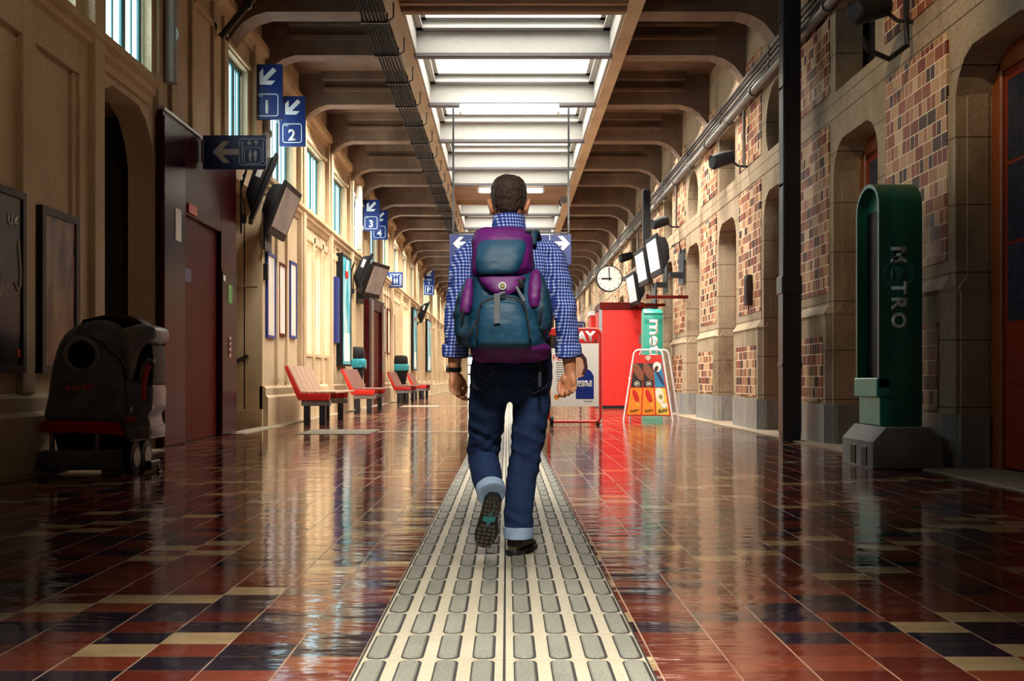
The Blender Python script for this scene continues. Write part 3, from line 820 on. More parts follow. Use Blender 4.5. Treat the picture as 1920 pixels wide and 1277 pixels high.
# ------------------------------------------------------------------ posters on the left wall
def poster_mat(name, cols, scale, scl=(1, 1, 1), dist=1.5):
    t = NT(name); c = t.coord()
    q = t.new('ShaderNodeTexNoise'); v = t.new('ShaderNodeVectorMath', operation='MULTIPLY'); t.l.new(c, v.inputs[0]); v.inputs[1].default_value = scl
    t.l.new(v.outputs[0], q.inputs['Vector']); q.inputs['Scale'].default_value = scale; q.inputs['Detail'].default_value = 5; q.inputs['Distortion'].default_value = dist
    n = len(cols); col = t.ramp(q.outputs['Fac'], [(0.28 + 0.44 * i / (n - 1), k) for i, k in enumerate(cols)])
    return t.set(col, 0.3, spec=.3)
MT['poster_brown'] = poster_mat('brown_figure_print', [(0.04, 0.02, 0.012), (0.10, 0.05, 0.025), (0.36, 0.22, 0.12), (0.06, 0.03, 0.02)], 1.6, (1, 1.6, .55))
MT['poster_dark'] = poster_mat('dark_poster_print', [(0.006, 0.008, 0.014), (0.012, 0.016, 0.03), (0.05, 0.045, 0.05)], 2.0)
MT['poster_pale'] = poster_mat('pale_poster_print', [(0.5, 0.42, 0.35), (0.75, 0.68, 0.58), (0.85, 0.8, 0.72), (0.55, 0.30, 0.22)], 1.2, (1, 1, .5))
MT['poster_teal'] = poster_mat('teal_poster_print', [(0.01, 0.20, 0.30), (0.03, 0.42, 0.52), (0.55, 0.75, 0.78), (0.75, 0.8, 0.8)], 0.9, (1, 1, .6))
def wall_poster(name, label, cat, y0, y1, z0, z1, frame, face, d=.045, t_=.05, group=None, glow=None):
    t = thing(name, label, cat, (XL, (y0 + y1) / 2, z0), group=group); L = (y1 - y0) / 2; H = z1 - z0
    f = MB(); f.plate([(-L, 0), (L, 0), (L, H), (-L, H)], [[(-L + t_, t_), (L - t_, t_), (L - t_, H - t_), (-L + t_, H - t_)]], 'X', -.0, d)
    f.obj('frame', frame, t, smooth=False)
    p = MB(); p.box(.0, d - .015, -L + t_ * .8, L - t_ * .8, t_ * .8, H - t_ * .8); p.obj('print', face, t, smooth=False)
    return t
pa = wall_poster('framed_poster', 'dark framed poster with a white looped line, cut by the photo edge', 'poster', 7.95, 8.72, .88, 2.42, MT['wood_dark'], MT['poster_dark'], .09, .06)
for o in pa.children:
    pass
q = MB(); q.tube([(.078, -.20 + .16 * math.cos(a), .78 + .26 * math.sin(a) + .0) for a in [k * PI / 12 for k in range(24)]], .012, 6, closed=True); q.tube([(.078, .26, 1.12), (.078, .30, .85), (.078, .29, .74), (.078, .25, .70), (.078, .20, .76)], .012, 6); q.obj('white_line', MT['white_paper'], pa)
letters('UX', MT['pale_print'], 'lettering', pa, h=.09, M=T(.076, .17, 1.28) @ RZ(90), bold=.01)
q = MB(); q.box(.074, .078, .24, .31, .13, .20); q.obj('red_mark', MT['red'], pa, smooth=False)
wall_poster('framed_poster', 'dark framed poster of a brownish figure above the floor scrubber', 'poster', 9.02, 9.80, .88, 2.38, MT['wood_dark'], MT['poster_brown'], .09, .07)
wall_poster('narrow_poster', 'blue framed pale poster nearest the passage corner', 'poster', 17.72, 18.35, 1.55, 3.05, MT['blue_frame'], MT['poster_pale'], group='posters above the first bench')
wall_poster('narrow_poster', 'red framed pale poster above the first bench', 'poster', 18.62, 19.22, 1.62, 2.98, MT['red_door'], MT['poster_pale'], group='posters above the first bench')
wall_poster('narrow_poster', 'blue framed pale poster beside the tall narrow windows', 'poster', 19.60, 20.2, 1.62, 3.12, MT['blue_frame'], MT['poster_pale'], group='posters above the first bench')
t = thing('notice_board', 'deep blue notice board left of the black lightbox', 'board', (XL + .02, 24.75, 1.7)); q = MB(); q.box(0, .09, -.25, .25, 0, 1.6, .008, 1); q.obj('board', MT['blue_frame'], t, smooth=False)
q = MB(); q.box(.09, .094, -.2, .2, .1, 1.5); q.obj('print', MT['sign_blue'], t, smooth=False)
def lightbox(label, y0, y1, z0, z1, d=.16):
    t = wall_poster('lightbox', label, 'lightbox', y0, y1, z0, z1, MT['black'], MT['poster_teal'], d, .05, 'black lightboxes along the left wall')
    q = MB(); q.box(d, d + .004, -.25, .15, (z1 - z0) * .80, (z1 - z0) * .86); q.obj('red_print', MT['red'], t, smooth=False)
    q = MB(); q.box(d - .012, d - .006, -.42, .42, .12, (z1 - z0) * .30); q.obj('pale_print', MT['white_paper'], t, smooth=False)
lightbox('black lightbox with a teal poster above the second bench', 25.1, 26.5, 1.15, 3.95)
lightbox('black lightbox behind the second rubbish bin', 44.2, 46.0, 1.2, 3.95)
lightbox('farthest black lightbox on the left wall', 52.0, 54.6, 1.2, 3.9)
wall_poster('narrow_poster', 'dark framed poster just beyond the second lift, first of three', 'poster', 34.3, 35.0, 1.7, 3.3, MT['wood_dark'], MT['poster_pale'], group='three posters beyond the second lift')
wall_poster('narrow_poster', 'red framed poster beyond the second lift, middle of three', 'poster', 35.6, 36.4, 1.7, 3.3, MT['red_door'], MT['poster_pale'], group='three posters beyond the second lift')
wall_poster('narrow_poster', 'red framed poster beyond the second lift, last of three', 'poster', 37.1, 37.9, 1.6, 3.2, MT['red_door'], MT['poster_pale'], group='three posters beyond the second lift')
t = thing('switch_box', 'small black switch box on the corner before the framed posters', 'box', (XL, 17.62, 2.55)); MB().box(0, .07, -.06, .06, 0, .28, .008, 1).obj('case', MT['black'], t); MB().tube([(.02, 0, .28), (.02, 0, .55)], .008, 6).obj('cable', MT['black'], t)
t = thing('handrail', 'black handrail sloping up inside the side passage', 'handrail', (-4.9, 17.43, 1.1)); MB().tube([(-.75, 0, -.45), (.45, 0, .12)], .035, 10).obj('rail', MT['black_iron'], t)
b = MB(); b.cyl((-.5, 0, -.33), (-.5, .07, -.33), .015, n=8); b.cyl((.3, 0, .05), (.3, .07, .05), .015, n=8); b.obj('bracket', MT['black_iron'], t)

# ------------------------------------------------------------------ monitors in pairs
def monitor(label, x, y, z, side, facing, lit=False, L=1.25, Hh=.92, rz=0, tilt=21):
    """x,z: upper edge of the screen; side -1 hangs from the left wall, +1 from the right; facing: True = screen to the hall."""
    t = thing('monitor', label, 'monitor', (x, y, z), math.radians(rz), group='tilted information monitors on wall brackets')
    M = Matrix.Scale(-1, 4, (1, 0, 0)) if side > 0 else Matrix()
    R = M @ RY(tilt)
    def put(mb, nm, mt, p=t): return mb.xf(R).obj(nm, mt, p, angle=.5)
    if facing:
        c = MB(); c.box(-.07, 0, 0, L, -Hh, 0, .012, 1); put(c, 'bezel', MT['black'])
        s = MB(); s.box(0, .006, .08, L - .08, -Hh + .13, -.10); put(s, 'screen', MT['screen_lit'] if lit else MT['screen'])
        b = MB(); b.prism([(-.07, -.06), (-.24, -.12), (-.28, -.30), (-.26, -.60), (-.07, -.86)], 'Y', .10, L - .10, .02); put(b, 'housing', MT['black'])
    else:
        c = MB(); c.box(-.07, 0, 0, L, -Hh, .10, .012, 1); put(c, 'bezel', MT['black'])
        b = MB(); b.prism([(-.07, .02), (-.22, -.06), (-.27, -.26), (-.25, -.62), (-.07, -.86)], 'Y', .0, L - .04, .02); put(b, 'housing', MT['black'])
        q = MB(); q.box(-.21, -.13, -.012, .004, -.36, -.14); put(q, 'label_plate', MT['white_paper'])
    k = MB(); wx = (XL if side < 0 else XR) - x; wx = wx if side < 0 else -wx
    a_ = math.radians(rz)
    wx = ((XL - x) + .07 + L / 2 * math.sin(a_)) / math.cos(a_) if side < 0 else wx + .02
    k.box(wx, -.45, L * .4, L * .6, -.95, -.82, .01, 1); k.box(wx, wx + .03, L * .3, L * .7, -1.1, -.3)
    c = MB(); c.tube([(wx + .02, L * .5, -.4), (wx + .1, L * .5 - .1, -.12), (-.5, L * .5, -.22)], .018, 6); c.xf(M).obj('cable', MT['black'], t)
    k.xf(M).obj('bracket', MT['black_iron'], t)
    return t
monitor('black tilted monitor with grey screen, front pair beneath the platform signs', xc(539, 16.9), 16.9, zc(339, 16.9), -1, True)
monitor('black monitor casing seen from behind, just left of the front grey screen', xc(519, 15.62), 15.62, zc(300, 15.62), -1, False, Hh=1.0, L=.6, rz=15)
monitor('tilted monitor with grey screen beside the second lift', xc(702, 27.9), 27.9, zc(491, 27.9), -1, True, Hh=1.0, rz=-14)
monitor('black monitor casing left of the grey screen near the second lift', xc(699, 26.75), 26.75, zc(482, 26.75), -1, False, L=.6, rz=15)
monitor('small far black monitor casing above the farthest benches', xc(805, 46.2), 46.2, zc(570, 46.2), -1, False, L=.6, rz=15)
monitor('pale lit monitor highest and nearest on the brick wall', xc(1229, 22.8), 22.8, zc(437, 22.8), 1, True, True, rz=3, tilt=9)
monitor('pale lit monitor in the middle of the brick wall row', xc(1205, 25.2), 25.2, zc(463, 25.2), 1, True, True, rz=3, tilt=9)
monitor('pale lit monitor lowest and farthest above the red kiosk', xc(1187, 27.2), 27.2, zc(508, 27.2), 1, True, True, rz=3, tilt=9)

# ------------------------------------------------------------------ benches and bins
def bench(label, x, y, slat):
    t = thing('bench', label, 'bench', (x, y, 0), group='wall benches with red end frames')
    L = 2.2
    for k in range(2): 
        for yy in ((.10, L - .25) if k == 0 else (.10, L - .25)): pass
    for yy in (.06, L - .16):
        for xx in (-.02, .26): MB().box(xx, xx + .11, yy, yy + .10, 0, .36, .006, 1).obj('leg', MT['black_iron'], t)
        MB().box(-.06, .46, yy - .02, yy + .12, .34, .44, .008, 1).obj('crossbar', MT['grey_metal'], t)
    for yy in (0.0, L - .12):
        f = MB(); f.prism([(-.10, .44), (.44, .44), (.46, .56), (-.06, .57), (-.30, 1.06), (-.36, 1.05), (-.16, .56)], 'Y', yy, yy + .10, .008); f.obj('end_frame', MT['red'], t)
    for k in range(4):
        s = MB(); s.box(-.05 + k * .16, .09 + k * .16, .02, L, .565, .60, .008, 1); s.obj('seat_slat', slat, t)
    for k in range(5):
        s = MB(); y0 = .03 + k * .44; s.box(-.015, .02, y0, y0 + .40, .03, .56, .008, 1, M=T(-.06, 0, .56) @ RY(-26)); s.obj('back_slat', slat, t)
    return t
bench('pale slatted bench with red end frame, nearest on the left', -3.62, 18.1, MT['slat'])
bench('brown slatted bench beside the first rubbish bin', -3.62, 24.3, MT['slat_dark'])
bench('third wall bench, brown slats, before the second rubbish bin', -3.66, 33.9, MT['slat_dark'])
bench('farthest brown wall bench on the left side', -3.68, 40.6, MT['slat_dark'])
MT['bin_bag'] = M_('teal_bin_liner', (0.03, 0.30, 0.36), 0.3, bump=0.5, bscale=25)
def rubbish_bin(label, x, y):
    t = thing('rubbish_bin', label, 'bin', (x, y, 0), group='black bins with teal liners')
    def rr(z, w, d): return [V(a, b, z) for a, b in rrect(w, d, .07, 4)]
    MB().loft([rr(.62, .30, .26), rr(.66, .34, .30), rr(1.25, .52, .42), rr(1.30, .53, .43)]).obj('bucket', MT['black'], t)
    g = MB(); rings = []
    for k, (z, s) in enumerate(((1.10, .53), (1.16, .56), (1.26, .58), (1.34, .56), (1.36, .50))):
        r = rr(z, s, s * .82); rings.append([p + V(0, 0, .045 * math.sin(p.x * 11 + p.y * 7) * (k < 3)) for p in r])
    g.loft(rings, cap=False).obj('liner', MT['bin_bag'], t)
    MB().loft([rr(1.34, .48, .40), rr(1.42, .50, .42), rr(1.62, .46, .38), rr(1.68, .38, .30)]).obj('hood', MT['black'], t)
    p = MB(); p.box(-.05, .05, .12, .22, 0, 1.4, .01, 1); p.box(-.14, .14, .05, .28, 0, .03, .008, 1); p.obj('post', MT['black_iron'], t)
rubbish_bin('black bin with bright teal liner behind the second bench', xc(666, 27.2), 27.2)
rubbish_bin('farther black bin with teal liner, above the third bench', xc(752, 37.2), 37.2)
MT['cable'] = M_('dusty_black_cable', (0.016, 0.013, 0.011), 0.7, spec=.15)
MT['rain_pipe'] = M_('grey_rain_pipe', (0.36, 0.33, 0.29), .4)
# ------------------------------------------------------------------ right side
# near metro totem on its concrete foot
fx, fy = 3.76, 9.75
t = thing('concrete_foot', 'weathered concrete base block under the dark green totem', 'base block', (fx, fy, 0))
c = MB(); prof = [(-.42, 0), (.24, 0), (.24, .20), (.12, .385), (-.30, .385), (-.42, .25)]
c.prism(prof, 'Y', -.50, .36, .03, 2); c.obj('block', MT['concrete'], t)
for y in (-.36, -.06):
    q = MB(); q.box(-.428, -.405, y, y + .14, .02, .20, .004, 1); q.obj('lifting_slot', MT['black'], t, smooth=False)
def totem(label, x, y, z0, w, d, h, mt, hollow=True):
    """broad face to the camera, niche on the side towards the hall, barrel top across."""
    t = thing('metro_totem', label, 'totem', (x, y, z0))
    def prof(r0, top): 
        p = [(0, 0), (d, 0)]; R = d / 2
        p += [(R + R * math.cos(k * PI / 12), top - R * .8 + R * .8 * math.sin(k * PI / 12)) for k in range(13)]
        return p
    b = MB(); b.prism(prof(d, h), 'X', .10 if hollow else 0, w, .008, 2)
    b.obj('cabinet', mt, t)
    if hollow:
        s = .035; R = d / 2; outer = prof(d, h); zi = h * .155
        inner = [(s, zi + .09), (d - s, zi + .09)] + [(R + (R - s) * math.cos(k * PI / 12), h - R * .8 + (R * .8 - s) * math.sin(k * PI / 12)) for k in range(13)]
        q = MB(); q.plate([(0, zi)] + [(d, zi)] + outer[2:], [inner], 'X', 0, .11); q.obj('niche_frame', mt, t)
        q = MB(); q.box(.095, .10, s, d - s, zi, h - R * .8); q.obj('niche_back', MT['black'], t, smooth=False)
        q = MB(); q.box(-.02, .105, 0, d, zi - .09, zi + .09, .01, 1); q.obj('shelf', MT['totem_teal'], t)
        q = MB(); q.box(.02, .105, .03, d - .03, 0, zi - .09, .006, 1); q.obj('lower_door', MT['totem_teal'], t)
        q = MB(); q.prism([(.045 * math.cos(k * PI / 8), .12 * math.sin(k * PI / 8)) for k in range(9)], 'Y', .05, .10, M=T(.07, 0, zi + .09)); q.obj('paper_slip', MT['white_paper'], t)
    return t
w, d, h = .42, .62, 2.30
tt = totem('tall dark green totem with METRO lettering by the near brick pier', xc(1648, 9.42), 9.42, .39, .405, d, h, MT['totem'])
# logo: M, e, T, R, O turned a quarter to the right, a ring and a slanted stroke behind
RR = lambda x, z: T(.025 + x, 0, z) @ RY(90)
zf = lambda py: zc(py, 9.42) - .395
q = MB(); q.prism([(.075, zf(447)), (.103, zf(447)), (.275, zf(628)), (.245, zf(628))], 'Y', -.004, .0); q.obj('logo_stroke', MT['totem_ring'], tt, smooth=False)
q = MB(); cx, cz = .18, zf(511); n = 30
q.plate([(cx + .145 * math.cos(k * 2 * PI / n), cz + .145 * math.sin(k * 2 * PI / n)) for k in range(n)], [[(cx + .118 * math.cos(k * 2 * PI / n), cz + .118 * math.sin(k * 2 * PI / n)) for k in range(n)]], 'Y', -.005, 0); q.obj('logo_ring', MT['totem_ring'], tt, smooth=False)
letters('e', MT['totem_ring'], 'letter', tt, h=.15, w=.13, M=RR(.155, zf(511)), bold=.04, ext=.006)
for ch, py, ln in (('M', 477, .15), ('T', 539, .12), ('R', 569, .12), ('O', 600, .15)):
    letters(ch, MT['pale_print'], 'letter', tt, h=.145, w=ln, M=RR(.155 + (0 if ch in 'Me' else .008), zf(py)), bold=.035, ext=.008)

# far teal totem
yy = 24.3
t2 = totem('bright teal metro totem standing behind the ice cream board', xc(1208, yy), yy, 0, 35 * yy / F, .55, zc(578, yy), MT['totem_teal'], False)
letters('metro', MT['sign_white'], 'lettering', t2, w=1.30, h=.26, M=T(.25, 0, zc(650, yy)) @ RY(90), bold=.03)
q = MB(); q.box(-.01, 35 * yy / F + .01, -.012, 0, zc(590, yy), zc(587, yy)); q.obj('cap_edge', MT['totem'], t2, smooth=False)

# red kiosk
yy = 28.6; xa, xb = xc(1126, yy), 3.86
t = thing('red_kiosk', 'big red kiosk box standing below the wall clock', 'kiosk', (xa, yy, 0)); W = xb - xa; H = zc(567, yy)
MB().box(0, W, 0, 1.6, .06, H - .20, .01, 1).obj('body', MT['red_kiosk'], t)
MB().box(-.02, W + .02, -.03, 1.63, H - .20, H, .01, 1).obj('cornice', MT['red_door'], t)
MB().box(-.05, .05, -.02, .02, 0, H - .2, .006, 1).obj('corner_post', MT['grey_metal'], t)
MB().box(-.02, W, -.01, 1.6, 0, .06).obj('plinth', MT['black'], t)
q = MB(); q.box(W * .90, W + .04, -.025, -.01, zc(645, yy), zc(627, yy), .003, 1); q.obj('label_plate', MT['pipe'], t)
for (px0, px1, py, nm) in ((1213, 1262, 557, 'thin red bar arm sticking out over the teal totem, upper one'), (1200, 1237, 572, 'thin red bar arm under the upper one above the teal totem')):
    y = 22.9 if py == 557 else 26.2
    t = thing('red_bar', nm, 'bar', (xc(px0, y), y, zc(py, y))); L = max(4.1 - xc(px0, y), .2)
    MB().box(0, L, -.04, .04, -.035, .035, .006, 1).obj('arm', MT['red_door'], t); MB().box(-.02, .03, -.05, .05, -.05, .07, .006, 1).obj('end_cap', MT['red_door'], t)
# small shop fronts and blue sign seen between the poster stand and the kiosk
yy = 33.5; t = thing('shop_sign', 'small navy sign board with white outline behind the poster stand', 'sign', (xc(1096, yy), yy, 0))
MB().box(-.26, .0, -.03, .03, zc(633, yy), zc(603, yy), .01, 1).obj('board', MT['sign_blue'], t)
q = MB(); outline(q, .20, .38, .03, .012, -.13, (zc(633, yy) + zc(603, yy)) / 2, -.036, -.03); q.obj('outline', MT['sign_white'], t, smooth=False)
MB().box(-.15, -.10, -.02, .02, 0, zc(633, yy), .006, 1).obj('post', MT['black_iron'], t)
yy = 31.5; t = thing('vending_machine', 'narrow red vending machine with pale top left of the kiosk', 'machine', (xc(1108, yy), yy, 0))
MB().box(0, .42, 0, .9, 0, zc(592, yy), .015, 1).obj('cabinet', MT['red_kiosk'], t); MB().box(-.03, .45, -.03, .93, zc(592, yy), zc(583, yy), .015, 1).obj('top', MT['white_metal'], t); MB().box(.08, .34, -.012, 0, .9, 2.2, .006, 1).obj('front_panel', MT['red_door'], t)

# clock on a wall arm
yy = 30.5; r = 24.5 * yy / F
t = thing('wall_clock', 'round white station clock with black hands on a wall bracket', 'clock', (xc(1142, yy), yy, zc(523, yy)))
def disc(R, y0, y1, n=40, cx=0, cz=0): 
    b = MB(); b.prism([(cx + R * math.cos(k * 2 * PI / n), cz + R * math.sin(k * 2 * PI / n)) for k in range(n)], 'Y', y0, y1); return b
disc(r, -.09, .09).obj('case', MT['black'], t); disc(r * .92, -.10, -.085).obj('dial', MT['white_paper'], t, smooth=False)
q = MB()
for k in range(12):
    L = .16 if k % 3 == 0 else .12
    q.box(-r * .022, r * .022, -.106, -.10, r * (.88 - L), r * .88, M=RY(30 * k))
q.obj('hour_marks', MT['black'], t, smooth=False)
MB().box(-r * .04, r * .04, -.115, -.108, -r * .18, r * .82, M=RY(-3)).obj('minute_hand', MT['black'], t, smooth=False)
MB().box(-r * .05, r * .05, -.122, -.116, -r * .16, r * .62, M=RY(-90)).obj('hour_hand', MT['black'], t, smooth=False)
q = MB(); q.box(r - .02, 4.12 - t.location.x, -.05, .05, -.07, .07, .01, 1); q.obj('bracket', MT['pipe'], t)
q = MB(); q.box(4.04 - t.location.x, 4.12 - t.location.x, -.15, .15, -.25, .25, .01, 1); q.obj('wall_plate', MT['pipe'], t)

# drainpipe
yd = 13.6
t = thing('drainpipe', 'square black cast iron drainpipe in front of the brick pier', 'drainpipe', (3.80, yd, 0))
MB().box(-.12, .12, -.11, .11, 2.05, 6.38, .012, 1).obj('upper_pipe', MT['black_iron'], t)
MB().box(-.125, .125, -.12, .12, 1.02, 2.0, .012, 1).obj('lower_pipe', MT['black_iron'], t)
MB().box(-.145, .125, -.145, .145, 1.96, 2.20, .015, 1).obj('collar', MT['black_iron'], t)
MB().box(-.135, .135, -.13, .13, .98, 1.05, .012, 1).obj('collar', MT['black_iron'], t)
MB().box(-.125, .125, -.12, .12, .10, 1.0, .012, 1).obj('lower_pipe', MT['black_iron'], t)
q = MB(); q.loft([[V(a, b, z) for a, b in rrect(s, s, .03, 3)] for z, s in ((0, .245), (.06, .245), (.14, .25), (.16, .24))]); q.obj('shoe', MT['black_iron'], t)
for z in (3.4, 4.7, 5.6): 
    MB().box(-.12, .118, -.115, .115, z, z + .05, .006, 1).obj('clamp', MT['black_iron'], t)
# conduits under the ceiling
def conduit(label, pts, r, mt, step=1.5, name='conduit'):
    t = thing(name, label, 'pipe', pts[0]); p0 = Vector(pts[0]); q = [Vector(p) - p0 for p in pts]
    MB().tube(q, r, 10).obj('pipe', mt, t)
    L = (q[-1] - q[0]).length; k = 0.6; n = 0
    while k < L and n < 40:
        c = q[0].lerp(q[-1], k / L); MB().cyl(c - V(0, .03, 0), c + V(0, .03, 0), r * 1.35, n=10).obj('flange', mt, t); k += step; n += 1
conduit('thick grey conduit lowest of the pipes along the brick wall', [(4.02, 4.5, 5.50), (4.02, 80, 5.50)], .065, MT['pipe'], 1.9)
conduit('dark cable conduit just above the thick grey one on the brick wall', [(4.055, 4.5, 5.65), (4.055, 80, 5.65)], .035, MT['black_iron'], 3.5)
conduit('thin pale conduit in the middle of the pipes along the brick wall', [(4.055, 4.5, 5.74), (4.055, 80, 5.74)], .028, MT['pipe'], 3.5)
conduit('second thin dark conduit above the pale one on the brick wall', [(4.055, 4.5, 5.83), (4.055, 80, 5.83)], .03, MT['black_iron'], 3.5)
conduit('uppermost thin conduit just under the right ceiling edge', [(4.055, 4.5, 5.925), (4.055, 80, 5.925)], .03, MT['pipe'], 3.5)
conduit('white vertical rain pipe on the left wall beside the near window', [(XL + .10, 12.42, 4.45), (XL + .10, 12.42, 6.15)], .085, MT['rain_pipe'], 1.4, 'rain_pipe')
conduit('grey vertical pipe on the left wall behind the platform 2 sign', [(XL + .12, 17.25, 4.4), (XL + .12, 17.25, 6.15)], .08, MT['rain_pipe'], 1.4, 'rain_pipe')
conduit('pale vertical pipe on the left wall left of the platform 3 sign', [(XL + .13, 28.05, 4.4), (XL + .13, 28.05, 6.15)], .10, MT['rain_pipe'], 1.4, 'rain_pipe')
conduit('dark diagonal brace between left wall and ceiling beam at top', [(XL + .10, 14.6, 5.75), (-3.6, 14.6, 6.38)], .05, MT['black_iron'], 3, 'brace')
def speaker(label, y, x=3.72):
    z = zc(300, 17.2)
    t = thing('loudspeaker', label, 'loudspeaker', (x, y, z), group='black tube loudspeakers on the brick wall')
    M = RZ(20) @ RX(8)
    b = MB(); b.tube([(-.27, 0, -.06), (-.255, 0, -.06), (-.10, 0, 0), (.10, 0, .06)], [.10, .125, .128, .115], 18); b.xf(M); b.obj('body', MT['black'], t)
    a = MB(); a.tube([(.05, 0, .02), (.22, .02, -.10), (4.10 - x, .05, -.10)], .022, 8); a.obj('arm', MT['black_iron'], t)
    a = MB(); a.tube([(4.04 - x, .05, -.12), (4.04 - x, .05, .86)], .03, 8); a.obj('drop_pipe', MT['pipe'] if y > 12 else MT['black_iron'], t)
    if y < 12:
        a = MB(); a.tube([(4.04 - x, .05, -.05), (4.03 - x, 0, -.36), (.12, -.02, -.50), (-.10, -.05, -.42), (-.16, -.06, -.30)], .028, 8); a.obj('cable', MT['black'], t)
speaker('near black loudspeaker at the top with a hanging looped cable', 10.2)
speaker('black tube loudspeaker between the nearest oculus and the next window', 17.2)
speaker('black tube loudspeaker just above the lit monitors', 24.1)
speaker('small distant black tube loudspeaker left of the lit monitors', 31.0)
t = thing('wall_box', 'rusty brown narrow box on the brick pier beside the drainpipe', 'box', (XR - .012, 17.0, 0))
MB().box(-.10, .0, -.11, .11, zc(572, 17.0), zc(516, 17.0), .012, 1).obj('case', MT['wood_dark'], t); MB().box(-.108, -.10, -.08, .08, zc(566, 17), zc(522, 17), .004, 1).obj('lid', MT['wood_dark'], t)
MB().tube([(-.05, 0, zc(572, 17.0)), (-.05, 0, zc(582, 17.0))], .012, 6).obj('cable', MT['black'], t)

# dark steel hanger posts under the ceiling on the right
yy = 27.2; t = thing('steel_bracket', 'black steel bracket hanging above the lit monitors', 'bracket', (3.75, yy, 0))
MB().box(-.10, .10, -.08, .08, 4.4, 5.9, .01, 1).obj('post', MT['black_iron'], t); MB().box(-.05, .3, -.05, .05, 4.3, 4.42, .01, 1).obj('foot', MT['black_iron'], t)

# cable tray
def cable_tray():
    xs, y0, y1, z = -1.95, 13.0, 37.0, 6.10
    t = thing('cable_tray', 'dark hanging tray of cables running along under the left ceiling', 'cable tray', (xs, y0, z)); L = y1 - y0
    for k in range(7):
        MB().tube([(-.16 + k * .053 + .006 * math.sin(s * 1.9 + k), L * s / 24, .02 + .008 * math.sin(s * 2.3 + 2 * k)) for s in range(25)], .017, 6).obj('cable', MT['cable'], t)
    for k in range(16):
        y = .4 + k * 1.55
        if y > L: break
        b = MB(); b.box(-.20, .20, y - .025, y + .025, -.03, .0, .004, 1); b.box(-.20, -.18, y - .02, y + .02, 0, .12); b.box(.18, .20, y - .02, y + .02, 0, .12)
        b.tube([(.19, y, .0), (.28, y, .06), (.28, y, .30), (.30, y, .31)], .012, 6); b.obj('hanger', MT['black_iron'], t)
cable_tray()
# fluorescent fittings
def tube_light(label, x, y, z, L, rod):
    t = thing('fluorescent_light', label, 'light', (x, y, z))
    MB().box(-L / 2 - .05, L / 2 + .05, -.06, .06, .06, .13, .01, 1).obj('housing', MT['white_metal'], t)
    MB().box(-L / 2, L / 2, -.055, .055, -.06, .06, .03, 3).obj('diffuser', MT['tube'], t)
    for s in (-1, 1): MB().box(s * (L / 2 + .03) - .03, s * (L / 2 + .03) + .03, -.06, .06, -.05, .08, .01, 1).obj('end_cap', MT['white_metal'], t)
tube_light('lit fluorescent tube across the second skylight bay', xc(955, 20.35), 20.40, zc(208, 20.4), 1.9, 0)
tube_light('lit fluorescent tube on the brown beam above the head', xc(958, 29.6), 29.6, 6.32, 1.84, 0)
t = thing('security_camera', 'small grey cylindrical camera on the brown beam right of the head', 'camera', (xc(1057, 30.6), 30.6, zc(369, 30.6) - .1))
MB().cyl((0, -.12, 0), (0, .12, 0), .12, n=16).obj('body', MT['grey_metal'], t); MB().tube([(-.1, -.05, -.2), (-.13, 0, 0), (0, .1, .12), (.05, .2, .16)], .02, 6).obj('cable', MT['black'], t)

# ------------------------------------------------------------------ ice cream A-board
yy = 19.9
t = thing('ice_cream_board', 'white framed folding board with ice cream pictures', 'A-board', (xc(1215, yy), yy, 0), math.radians(-8))
Hb = zc(655, yy); wt, wb = .26, .48
lean = math.radians(9)
MF = RX(-math.degrees(lean)); MF2 = T(0, .52, 0) @ RX(math.degrees(lean))
def fr(M, nm):
    q = MB(); pts = [(-wb, 0, 0), (-wt - .02, 0, Hb * .95), (-wt + .02, 0, Hb * .99), (-wt + .08, 0, Hb), (wt - .08, 0, Hb), (wt - .02, 0, Hb * .99), (wt + .02, 0, Hb * .95), (wb, 0, 0)]
    q.tube(pts, .018, 8); q.xf(M); q.obj(nm, MT['white_metal'], t)
fr(T(.12, .30, 0) @ RX(6) , 'back_frame'); fr(T(0, -.02, 0) @ RX(-6), 'front_frame')
MFt = T(0, -.02, 0) @ RX(-6)
q = MB(); q.tube([(-wb * .78, 0, Hb * .60), (-wb * .78 + .30, .30, Hb * .60)], .016, 8); q.xf(MFt); q.obj('stay', MT['white_metal'], t)
def wd(z): return wb + (wt - wb) * z / Hb - .02
def panel(nm, mt, u0, u1, z0, z1, y=-.012):
    """trapezoid slice of the board between fractions u of its width"""
    q = MB(); P = lambda u, z: (wd(z) * (2 * u - 1), z)
    q.prism([P(u0, z0), P(u1, z0), P(u1, z1), P(u0, z1)], 'Y', y, y + .008); q.xf(MFt); return q.obj(nm, mt, t, smooth=False)
MC = lambda n, c: M_(n, c, .4, var=.12, bump=0)
cho, oran, yel, ltb, crm = MC('chocolate_print', (.05, .016, .010)), MC('orange_print', (.85, .25, .015)), MC('yellow_print', (.80, .55, .08)), MC('blue_print', (.02, .22, .42)), MC('cream_print', (.85, .80, .66))
choc2 = MC('milk_chocolate_print', (.22, .07, .03)); redp = MT['red']; dk = MC('near_black_print', (.016, .012, .012))
z0, z1 = .10, Hb * .93; dz = z1 - z0
panel('red_backing', redp, 0, 1, z0, z1, -.004)
panel('picture_panel', oran, .03, .34, z0 + .02, z0 + dz * .455); panel('picture_panel', oran, .37, .66, z0 + .02, z0 + dz * .455); panel('picture_panel', yel, .69, .97, z0 + .02, z0 + dz * .455)
panel('picture_panel', dk, .03, .34, z0 + dz * .47, z0 + dz * .86); panel('picture_panel', dk, .37, .66, z0 + dz * .47, z0 + dz * .86); panel('picture_panel', ltb, .69, .97, z0 + dz * .47, z0 + dz * .86)
